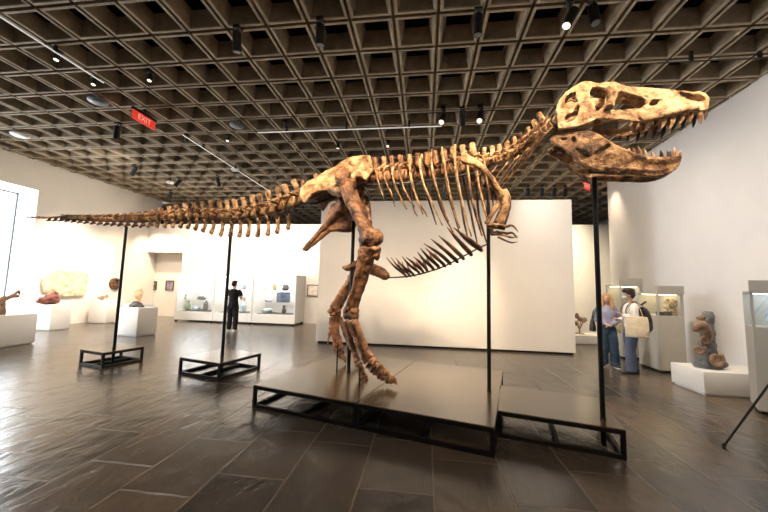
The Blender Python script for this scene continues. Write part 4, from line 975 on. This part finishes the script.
def person(label, loc, ang, hgt, arms, feet, head_yaw, mats, female=False, hair='short', flare=0):
    k = hgt/1.75
    t = thing('person', label, 'person', loc)
    X = Matrix.Translation(loc) @ Matrix.Rotation(ang, 4, 'Z') @ Matrix.Scale(k, 4)
    hw = .17 if female else .19
    HC = V((0, .025, 1.625)); HR = Matrix.Rotation(head_yaw, 3, 'Z')
    def hp(x, y, z): return HC+HR @ V((x, y, z))
    # body: one continuous surface
    b = B()
    tube(b, [(0, 0, .86), (0, 0, .95), (0, .01, 1.10), (0, .0, 1.28), (0, -.01, 1.40), (0, -.01, 1.46)], [(.14, .09), (.15, .10), (.125, .088), (.15, .10), (.15, .085), (.07, .06)], 14, 3, (0, 1, 0))
    tube(b, [(0, -.01, 1.42), (0, .0, 1.50), (0, .015, 1.58)], [.058, .052, .054], 12, 3, (0, 1, 0))
    ball(b, HC+V((0, 0, .02)), (.074, .092, .10), 3); ball(b, hp(0, .03, -.055), (.052, .058, .058), 2)
    tube(b, [hp(0, .085, .02), hp(0, .108, -.015), hp(0, .088, -.022)], [.010, .016, .012], 8, 2)
    for s in (-1, 1): ball(b, hp(s*.076, -.005, -.002), (.012, .02, .03), 2)
    for s in (-1, 1):
        hx, hy, fa = feet[0 if s < 0 else 1]
        kn = V((s*.095*.5+hx*.5+0, hy*.5+.03, .49)); an = V((hx, hy, .085))
        tube(b, [(s*.085, 0, .90), (s*.09, .01, .80), kn, kn*.5+an*.5+V((0, -.02, 0)), an], [.085, .085, .055, .052, .035], 12, 4, (0, 1, 0))
        tube(b, [an, an+V((sin(fa)*.08, cos(fa)*.08, -.045)), an+V((sin(fa)*.17, cos(fa)*.17, -.06))], [.04, (.04, .035), (.035, .02)], 10, 3)
    for s, (el, wr, hd) in arms.items():
        sh = V((s*hw, -.01, 1.41)); el = V(el); wr = V(wr); hd = V(hd).normalized()
        tube(b, [sh-V((s*.04, 0, -.01)), sh+(el-sh)*.15, el, el.lerp(wr, .5), wr], [.052, .05, .038, .036, .026], 10, 3, (0, 1, 0))
        pal = wr+hd*.055; sd = hd.cross(V((0, 0, 1)));
        if sd.length < .2: sd = V((0, 1, 0))
        sd.normalize(); ball(b, pal, (.035, .035, .035), 2); tube(b, [wr, pal+hd*.03], [.026, (.036, .018)], 8, 2, sd.cross(hd))
        nn = sd.cross(hd).normalized()
        for q, ln in ((-.028, .065), (-.009, .078), (.010, .073), (.028, .055)):
            f0 = pal+hd*.025+sd*q; tube(b, [f0, f0+hd*ln*.5-nn*.006, f0+hd*ln*.85-nn*.022], [.0095, .009, .007], 6, 2)
        f0 = wr+hd*.03+sd*.034; tube(b, [f0, f0+sd*.025+hd*.025, f0+sd*.03+hd*.055-nn*.01], [.011, .0105, .008], 6, 2)
    b.transform(X); body = obj('body', remesh(b, .0085*k, 2), mats['skin'], t)
    # clothes
    b = B()
    zb = .93 if female else .84
    tube(b, [(0, 0, zb), (0, 0, .98), (0, .01, 1.10), (0, .005, 1.28), (0, -.01, 1.40), (0, -.01, 1.455)], [(.165, .12), (.165, .115), (.145, .11), (.172, .12), (.168, .10), (.085, .075)], 16, 3, (0, 1, 0), .06, 3)
    for s, (el, wr, hd) in arms.items():
        sh = V((s*hw, -.01, 1.405)); el = V(el); wr = V(wr)
        end = wr-(wr-el)*.06 if mats.get('long') else sh+(el-sh)*.72
        pts = [sh-V((s*.05, 0, -.01)), sh+(el-sh)*.2, el, el.lerp(end, .5), end] if mats.get('long') else [sh-V((s*.05, 0, -.01)), sh+(el-sh)*.3, end]
        tube(b, pts, [.068, .068, .055, .056, .042] if mats.get('long') else [.07, .068, .066], 12, 3, (0, 1, 0), .08, 5)
    b.transform(X); obj('top', remesh(b, .012*k, 2, .006, 9), mats['top'], t)
    b = B()
    tube(b, [(0, 0, .80), (0, 0, .90), (0, .005, .985)], [(.165, .115), (.172, .122), (.158, .112)], 16, 2, (0, 1, 0))
    for s in (-1, 1):
        hx, hy, fa = feet[0 if s < 0 else 1]
        kn = V((s*.095*.5+hx*.5, hy*.5+.03, .49)); an = V((hx, hy, .06))
        tube(b, [(s*.085, 0, .90), (s*.09, .01, .78), kn, kn*.5+an*.5, an], [.098, .108, .088+flare*.2, .084+flare*.6, .078+flare], 14, 4, (0, 1, 0), .08, s+4)
    b.transform(X); obj('trousers', remesh(b, .012*k, 2, .006, 9), mats['bottom'], t)
    for s in (-1, 1):
        hx, hy, fa = feet[0 if s < 0 else 1]; an = V((hx, hy, 0)); f = V((sin(fa), cos(fa), 0))
        b = B(); tube(b, [an-f*.065+V((0, 0, .045)), an+f*.0+V((0, 0, .055)), an+f*.10+V((0, 0, .042)), an+f*.19+V((0, 0, .028))], [(.042, .04), (.047, .05), (.05, .036), (.03, .022)], 12, 4, (0, 0, 1)); b.transform(X); sh_ = obj('shoe', b, mats['shoe'], t)
        b = B(); tube(b, [an-f*.075+V((0, 0, .014)), an+f*.06+V((0, 0, .014)), an+f*.2+V((0, 0, .014))], [(.045, .014), (.054, .014), (.032, .014)], 12, 4, (0, 0, 1)); b.transform(X); obj('sole', b, mats['sole'], sh_)
    for s in (-1, 1):
        b = B(); ball(b, hp(s*.030, .078, .018), (.012, .010, .009), 2); b.transform(X); obj('eye', b, 'eye', t)
    if not mats.get('mask'):
        b = B(); ball(b, hp(0, .086, -.052), (.022, .008, .007), 2); b.transform(X); obj('mouth', b, 'lip', t)
    else:
        b = B(); ball(b, hp(0, .062, -.045), (.056, .052, .046), 3); b.transform(X); obj('face_mask', b, 'mask', t, True, None, 'pale green face mask')
    b = B()
    ball(b, hp(0, -.022, .05), (.090, .098, .092), 3, None, .12, 2)
    if hair == 'short':
        ball(b, hp(0, -.06, .0), (.078, .06, .08), 3, None, .15, 4); ball(b, hp(0, .055, .095), (.06, .045, .032), 2, None, .3, 5)
    elif hair == 'full':
        ball(b, hp(0, -.06, .01), (.088, .07, .085), 3, None, .2, 4); ball(b, hp(0, .05, .09), (.085, .065, .05), 2, None, .2, 5); ball(b, hp(0, -.02, .09), (.10, .11, .06), 2, None, .2, 6)
    else:
        for s in (-1, 1):
            tube(b, [hp(s*.05, .03, .11), hp(s*.085, .02, .04), hp(s*.095, .01, -.06), hp(s*.11, .02, -.17), hp(s*.105, .05, -.27)], [.035, .042, .048, .05, .025], 9, 4, (0, 1, 0), .3, s+3)
            tube(b, [hp(s*.04, -.05, .1), hp(s*.07, -.07, -.02), hp(s*.09, -.08, -.15), hp(s*.08, -.06, -.28)], [.05, .06, .06, .03], 9, 4, (0, 1, 0), .3, s+6)
        tube(b, [hp(0, -.06, .08), hp(0, -.09, -.05), hp(0, -.10, -.22)], [.06, .07, .05], 9, 3, (0, 1, 0), .2, 5)
    b.transform(X); obj('hair', remesh(b, .009*k, 2, .006, 24), mats['hair'], t)
    return t, X
# man in black, seen from behind
lb = pz(231.5, 331.5)
person('person in black clothes seen from behind, standing before the lit display cases', (lb.x, lb.y, 0), radians(14), 1.66,
       {1: ((.25, -.02, 1.13), (.20, .20, 1.16), (-.5, .8, .1)), -1: ((-.22, -.02, 1.14), (-.10, .19, 1.10), (.6, .7, 0))}, ((-.10, .02, -.2), (.11, -.03, .25)), radians(-28),
       dict(skin='skin2', top='tee', bottom='trouser', hair='darkhair', shoe='sole', sole='sole'))
lw = pz(609, 366.5)
tw, XW = person('person with long blonde hair, lavender blouse and dark jeans, hands joined at waist', (lw.x, lw.y, 0), radians(160), 1.56,
       {1: ((.24, -.02, 1.13), (.07, .17, 1.02), (-.8, .3, -.2)), -1: ((-.24, -.02, 1.13), (-.06, .18, 1.00), (.8, .3, -.2))}, ((-.13, .03, -.25), (.10, -.02, .2)), radians(-8),
       dict(skin='skin2', top='lav', bottom='jean', hair='blonde', shoe='shoe', sole='sole', long=True), True, 'long', .025)
b = B(); tube(b, [(0, 0, .965), (0, .003, 1.0)], [(.164, .118), (.162, .116)], 18, 1, (0, 1, 0)); b.transform(XW); obj('belt', b, 'belt', tw, 'auto')
lm = pz(633, 373.5)
tm, XM = person('person in white shirt and grey blue jeans wearing a face mask, seen in profile', (lm.x, lm.y, 0), radians(80), 1.66,
       {-1: ((-.25, .02, 1.15), (-.14, .20, 1.20), (.3, .6, .5)), 1: ((.25, -.02, 1.14), (.16, .16, 1.08), (-.4, .8, .2))}, ((-.10, .06, .0), (.10, -.07, .1)), radians(-4),
       dict(skin='skin', top='shirt', bottom='jean2', hair='darkhair', shoe='shoe', sole='shoe', long=True, mask=True), False, 'full', .012)
# bags
def bag(label, X, mtl, w, d, h, top, strap_pts, cat='bag', name='tote_bag'):
    t = thing(name, label, cat, X @ V(top))
    b = B(); x, y, z = top
    tube(b, [(x, y, z-h), (x, y, z-h*.96), (x, y, z-h*.55), (x, y, z)], [(w*.46, d*.55), (w*.5, d*.75), (w*.5, d*.7), (w*.46, d*.25)], 18, 4, (1, 0, 0), .12, 4)
    b.transform(X); obj('bag_body', remesh(b, .012, 2, .008, 9), mtl, t)
    for s in strap_pts:
        b = B(); tube(b, s, [(.006, .016)], 6, 5, (1, 0, 0)); b.transform(X); obj('strap', b, mtl, t)
    return t
bag('cream canvas tote bag hanging from the white shirted visitor', XM, 'canvas', .42, .10, .42, (-.285, .0, 1.20), [[(-.27, -.12, 1.18), (-.25, -.08, 1.35), (-.14, -.03, 1.475), (-.22, .04, 1.36), (-.27, .10, 1.18)]])
bp = thing('backpack', 'black backpack on the back of the white shirted visitor', 'bag', XM @ V((0, -.22, 1.0)))
b = B(); tube(b, [(0, -.23, .88), (0, -.27, .95), (0, -.28, 1.13), (0, -.23, 1.32), (0, -.19, 1.38)], [(.12, .06), (.15, .10), (.145, .10), (.12, .08), (.06, .03)], 14, 4, (0, 1, 0), .1, 3); b.transform(XM); obj('pack', remesh(b, .012, 2, .006, 10), 'leather', bp)
for s in (-1, 1):
    b = B(); tube(b, [(s*.09, -.20, 1.40), (s*.10, -.08, 1.475), (s*.11, .06, 1.44), (s*.13, .125, 1.28), (s*.16, .05, 1.06), (s*.13, -.16, 1.0)], [(.022, .006)], 6, 5, (0, 1, 0)); b.transform(XM); obj('strap', b, 'leather', bp)
b = B(); tube(b, [(-.04, -.20, 1.42), (-.03, -.28, 1.49), (.03, -.28, 1.49), (.04, -.20, 1.42)], .011, 8, 5); b.transform(XM); obj('handle', b, 'leather', bp)
bag('dark leather handbag at the side of the woman behind the pole', XW, 'leather', .26, .10, .30, (.31, .02, 1.12), [[(.31, -.08, 1.10), (.27, -.05, 1.30), (.16, -.02, 1.47), (.25, .05, 1.30), (.31, .10, 1.10)]], 'bag', 'handbag')

# ------------------------------------------------------------------ ceiling fixtures
def aim(loc, target):
    d = (V(target)-V(loc)).normalized(); return d.to_track_quat('-Z', 'Y').to_matrix()
def spotlight(px, py, label, target, L=.26, r=.058, z=5.08, lit=True, group=None):
    p = pz(px, py, z); d = (V(target)-p).normalized()
    t = thing('spotlight', label, 'spotlight', p, group)
    b = B(); tube(b, [p-d*L*.5, p-d*L*.48, p+d*L*.5], [r*.8, r, r], 18); h = obj('housing', b, 'lampblack', t, 'auto')
    b = B(); tube(b, [p+d*L*.485, p+d*(L*.5+.003)], r*.8, 18); obj('lens', b, 'lens' if lit else 'speaker', t, 'auto')
    b = B(); top = V((p.x, p.y, CZ+.02)); tube(b, [p-d*L*.2, V((p.x, p.y, p.z+.08)), top], .014, 8); box(b, (p.x-.05, p.y-.05, CZ-.03), (p.x+.05, p.y+.05, CZ+.03)); obj('bracket', b, 'lampblack', t, False)
    return p, d
LIGHTS = []
def spot(p, target, e, size=60, blend=.6, col=(1, .80, .58), rad=.06):
    l = bpy.data.lights.new('spot_beam', 'SPOT'); l.energy = e; l.spot_size = radians(size); l.spot_blend = blend; l.color = col; l.shadow_soft_size = rad
    o = bpy.data.objects.new('spot_beam', l); COL.objects.link(o); o.location = p; o.rotation_euler = aim(p, target).to_euler(); return o
FX = [
 (237, 42, 'leftmost of the three big black spotlights in the near ceiling row', (-3.0, 5.3, 0.4), 0),
 (320, 35, 'middle of the three big black spotlights in the near ceiling row, above the hips', (-1.6, 4.9, 0.5), 0),
 (478, 25, 'rightmost of the three big black upright spotlights, above the shoulder', (.6, 4.5, .5), 0),
 (570, 18, 'black ceiling spotlight tilted left with a bright lens, left of the pair above the skull', (.4, 3.6, 2.0), 1),
 (594, 15, 'black ceiling spotlight pointing down, right of the pair above the skull', (2.3, 3.2, 0), 0),
 (117, 132, 'black spotlight just left of the red sign on the left ceiling', (-9, 8, 1), 0),
 (443, 118, 'black spotlight with bright lens, left of three above the front ribs', (-.3, 5.2, 2.8), 1),
 (462, 118, 'black spotlight pointing away, middle of three above the front ribs', (.9, 8.7, 1.6), 0),
 (480, 117, 'black spotlight with bright lens, right of three above the front ribs', (.6, 5.0, 2.8), 1),
 (94, 82, 'small black spotlight under the end of the first light track', (-5.6, 4, 1), 1),
 (150, 78, 'small black spotlight in a coffer right of the first light track', (-4.6, 4, 1), 1),
 (57, 57, 'small pale spotlight beside the first light track near the left edge', (-5.6, 3.4, 1), 1),
 (388, 145, 'small spotlight with bright lens right above the hip bone', (-1, 5.6, 2), 1),
 (338, 146, 'small black spotlight above the rear slope of the hip bone', (-2.6, 8, 1), 1),
 (286, 126, 'small black spotlight at the left end of the cross track', (-3.3, 8.5, 1), 0),
 (187, 139, 'small black spotlight at the near end of the second light track', (-5.8, 9, 1), 0),
 (228, 139, 'small black spotlight in a coffer right of the second light track', (-5, 6, 1), 1),
 (178, 183, 'black spotlight far back on the left, upper of the near pair over the tail', (-11, 9.5, 1.5), 0),
 (170, 195, 'black spotlight far back on the left, just above the tail vertebrae', (-12, 12, 1.5), 0),
 (218, 182, 'black spotlight far back above the thick part of the tail', (-7.5, 12.5, 1.5), 0),
 (134, 171, 'black spotlight nearest the left wall above the tail', (-12, 9.8, 1.5), 0),
 (528, 192, 'black spotlight between arm and jaw, furthest left of four over the far wall', (3.7, 12.9, 1.5), 0),
 (542, 192, 'black spotlight second from left of four over the far wall', (4.3, 12.9, 1.5), 0),
 (554, 192, 'black spotlight third from left of four over the far wall', (4.6, 12.9, 1.5), 0),
 (565.5, 192.5, 'black spotlight furthest right of four over the far wall', (5, 12.9, 1.5), 0)]
for px, py, lb, tg, lit in FX: small = 'small' in lb; spotlight(px, py, lb, tg, .27 if py < 50 else (.12 if small else .30), .06 if py < 50 else (.042 if small else .066), 5.2 if small else 5.08, bool(lit))
def track(a, b, m, label, cat='light track'):
    t = thing('light_track', label, cat, a)
    bm = B(); tube(bm, [a, b], [(.014, .012)], 4); obj('rail', bm, m, t, False)
    n = max(2, int((V(b)-V(a)).length/1.2))
    for k in range(n):
        p = V(a).lerp(V(b), (k+.5)/n); bm = B(); box(bm, (p.x-.02, p.y-.02, p.z), (p.x+.02, p.y+.02, CZ+.05)); obj('hanger', bm, 'lampblack', t, False)
track((-5.89, 1.8, 5.19), (-5.89, 4.95, 5.19), 'trackwhite', 'thin white light track crossing the upper left corner of the ceiling')
track((-5.95, 7.0, 5.19), (-6.05, 11.7, 5.19), 'trackwhite', 'thin white light track running back from the red sign to the tail')
track((-4.0, 7.03, 5.19), (.35, 7.03, 5.19), 'trackwhite', 'thin white light track crossing above the hip bones')
track((3.6, 5.25, 5.19), (5.5, 5.27, 5.19), 'lampblack', 'black light track at the right end of the ceiling over the snout')
track((.0, 6.45, 5.19), (1.5, 6.45, 5.19), 'lampblack', 'short black light track carrying the three lamps above the front ribs')
def disc(px, py, label, m, r=.15, z=5.2):
    p = pz(px, py, z); t = thing('ceiling_speaker', label, 'ceiling speaker', p)
    b = B(); lathe(b, [(r*.75, .06), (r, .04), (r, .0), (r*.9, -.012)], p, 24); obj('rim', b, m, t, 'auto')
    b = B(); lathe(b, [(r*.85, -.004), (r*.8, -.02), (r*.4, -.03), (.002, -.032)], p, 24); obj('grille', b, m, t, True)
    b = B(); tube(b, [p+V((0, 0, .05)), V((p.x, p.y, CZ+.2))], .02, 8); obj('stem', b, 'lampblack', t)
disc(98, 102, 'grey round ceiling speaker above the left light track end', 'speaker', .17)
disc(237, 126, 'grey round ceiling speaker left of the cross track', 'speaker', .16)
disc(20, 135.5, 'pale round ceiling disc at the left edge above the window', 'discwhite', .18)
disc(235, 170, 'small pale ceiling disc beyond the second light track', 'discwhite', .12)
disc(170, 183, 'small pale ceiling disc beside the far left spotlights', 'discwhite', .12)
# exit signs
def exit_sign(label, c, along, w, h):
    t = thing('exit_sign', label, 'exit sign', c); c = V(c); a = V(along).normalized(); n = a.cross(V((0, 0, 1)))
    def bx(bm, u0_, u1, z0, z1, t0, t1):
        vs = [c+a*u+n*q+V((0, 0, z)) for u in (u0_, u1) for q in (t0, t1) for z in (z0, z1)]
        bv = [bm.verts.new(p) for p in vs]
        for f in ((0, 1, 3, 2), (4, 6, 7, 5), (0, 4, 5, 1), (2, 3, 7, 6), (0, 2, 6, 4), (1, 5, 7, 3)): bm.faces.new([bv[i] for i in f])
    b = B(); bx(b, -w/2, w/2, -h/2, h/2, -.012, .012); obj('panel', b, 'red', t, False)
    b = B(); bx(b, -w/2-.02, w/2+.02, h/2, h/2+.05, -.03, .03); bx(b, -.02, .02, h/2+.05, CZ+.05-c.z, -.02, .02); obj('mount', b, 'lampblack', t, False)
    for s in (1, -1):
        cu = bpy.data.curves.new('exit', 'FONT'); cu.body = 'EXIT'; cu.size = h*.85; cu.align_x = 'CENTER'; cu.align_y = 'CENTER'; cu.extrude = .002
        o = bpy.data.objects.new('exit', cu); COL.objects.link(o); dg = bpy.context.evaluated_depsgraph_get(); dg.update()
        me = bpy.data.meshes.new_from_object(o.evaluated_get(dg)); bpy.data.objects.remove(o)
        aa = a*s; nn = n*s
        me.transform(Matrix(((aa.x, 0, nn.x, c.x+nn.x*.014), (aa.y, 0, nn.y, c.y+nn.y*.014), (aa.z, 1, nn.z, c.z), (0, 0, 0, 1))))
        obj('lettering', me, 'redpale', t, False)
p = pz(144, 120, 5.07); exit_sign('red exit sign hanging from the ceiling at the left', p, (0, 1, 0), .56, .19)
p = pz(587, 186.5, 5.05); exit_sign('red exit sign under the far ceiling beside the jaw pole', p, (.75, .66, 0), .36, .24)

# ------------------------------------------------------------------ light
WARM = (1, .78, .54); MID = (1, .86, .70)
w = bpy.data.worlds.new('sky'); SC.world = w; w.use_nodes = True
w.node_tree.nodes['Background'].inputs[0].default_value = (.86, .93, 1, 1); w.node_tree.nodes['Background'].inputs[1].default_value = 26
al = bpy.data.lights.new('window_portal', 'AREA'); al.shape = 'RECTANGLE'; al.size = gy1-gy0; al.size_y = gz1-gz0; al.cycles.is_portal = True
spot((-8.0, 8.0, 5.0), (-12.3, 9.2, 3.2), 260, 95, 1, MID); spot((-8.0, 10.8, 5.0), (-12.3, 11.5, 3.2), 170, 95, 1, MID)
spot((-7.2, 5.2, 5.05), (-9.5, 6.2, .5), 700, 55, 1, MID)
for x in (4.2, -5): spot((x, 16, 5.0), (x, 16, 0), 420, 120, 1, MID)
o = bpy.data.objects.new('window_portal', al); COL.objects.link(o); o.location = (GXW-.05, (gy0+gy1)/2, (gz0+gz1)/2); o.rotation_euler = V((1, 0, 0)).to_track_quat('-Z', 'Z').to_euler()
# lamps that light the skeleton from the near side
for x, y, tx, ty, tz, e in ((-5.0, 3.4, -5.4, 5.6, 2.6, 620), (-2.9, 3.2, -2.7, 5.3, 3.0, 720), (-1.0, 2.9, -1.0, 4.9, 2.4, 800), (.4, 2.9, .2, 4.6, 3.0, 680), (1.2, 2.5, 1.15, 4.2, 3.5, 300), (2.0, 1.9, 2.0, 3.7, 3.3, 400), (3.1, 2.1, 2.4, 3.6, 3.3, 220)):
    spot((x, y, 5.05), (tx, ty, tz), e, 58, .7, WARM)
# wall washers and display spots; added fill lamps last
spot((.9, 6.4, 5.0), (1.0, 8.8, 1.35), 900, 34, 1, WARM)
for x in (-2.2, -.2, 1.4, 3.0): spot((x, 5.6, 5.05), (x, 8.8, 1.5), 270, 80, 1, (1, .82, .62))
for y in (2.5, 5.0, 7.6): spot((2.0, y, 5.05), (5.7, y+1.2, 1.9), 330, 100, 1, (1, .90, .80))
spot((5.45, 10.7, 5.2), (5.97, 11.1, 3.2), 150, 75, 1, WARM)
spot((-9.4, 9.3, 5.0), (-12.2, 9.8, 1.5), 1500, 62, 1, MID); spot((-10.2, 11.3, 5.0), (-12.2, 11.5, 1.3), 800, 60, 1, WARM)
for x in (-9.5, -7.6, -5.6, -4.2): spot((x, 10.0, 5.05), (x, 13, 2.6), 620, 95, 1, MID)
spot((-11.6, 12.3, 4.0), (-12.1, 13.5, 1.3), 260, 90, 1, WARM); spot((-10.9, 12.3, 4.0), (-11.3, 13.5, 1.3), 260, 90, 1, WARM)
spot((-8.2, 6.4, 5.05), (-8.4, 8.8, .5), 700, 70, 1, MID); spot((-9.6, 6.2, 5.05), (-11.6, 8.8, .8), 900, 70, 1, MID)
for x in (4.0, 5.0): spot((x, 11.2, 5.0), (x, 13, 2.2), 700, 100, 1, (1, .84, .58))
spot((4.2, 5.4, 5.05), (4.9, 6.2, .8), 220, 45, .8, WARM); spot((3.6, 5.6, 5.05), (4.1, 7.4, .8), 90, 60, .9, MID)
for x in (-6, -2.5, 1, 4): spot((x, -1.2, 5.05), (x, -.2, 0), 170, 110, 1, WARM)  # added fill lamps behind the camera, no fittings, brightening the near floor

vs_ = SC.view_settings; vs_.view_transform = 'Standard'; vs_.look = 'None'; vs_.gamma = 1; vs_.use_curve_mapping = False; vs_.exposure = 0.0

# repeats share a group phrase
GROUPS = {'spotlight': 'spotlights on the coffered ceiling', 'plinth': 'black steel plinths under the skeleton', 'pedestal': 'white pedestals around the hall', 'display case': 'lit display cases',
          'light track': 'light tracks under the ceiling', 'ceiling speaker': 'round speakers under the ceiling', 'picture': 'pictures on the back wall', 'person': 'visitors in the hall', 'exit sign': 'red exit signs',
          'mineral': 'minerals on display', 'fossil': 'fossils on display', 'vessel': 'urn shaped pieces in the lit cases'}
for o in list(SC.objects):
    if o.parent is None and o.get('category') in GROUPS: o['group'] = GROUPS[o['category']]
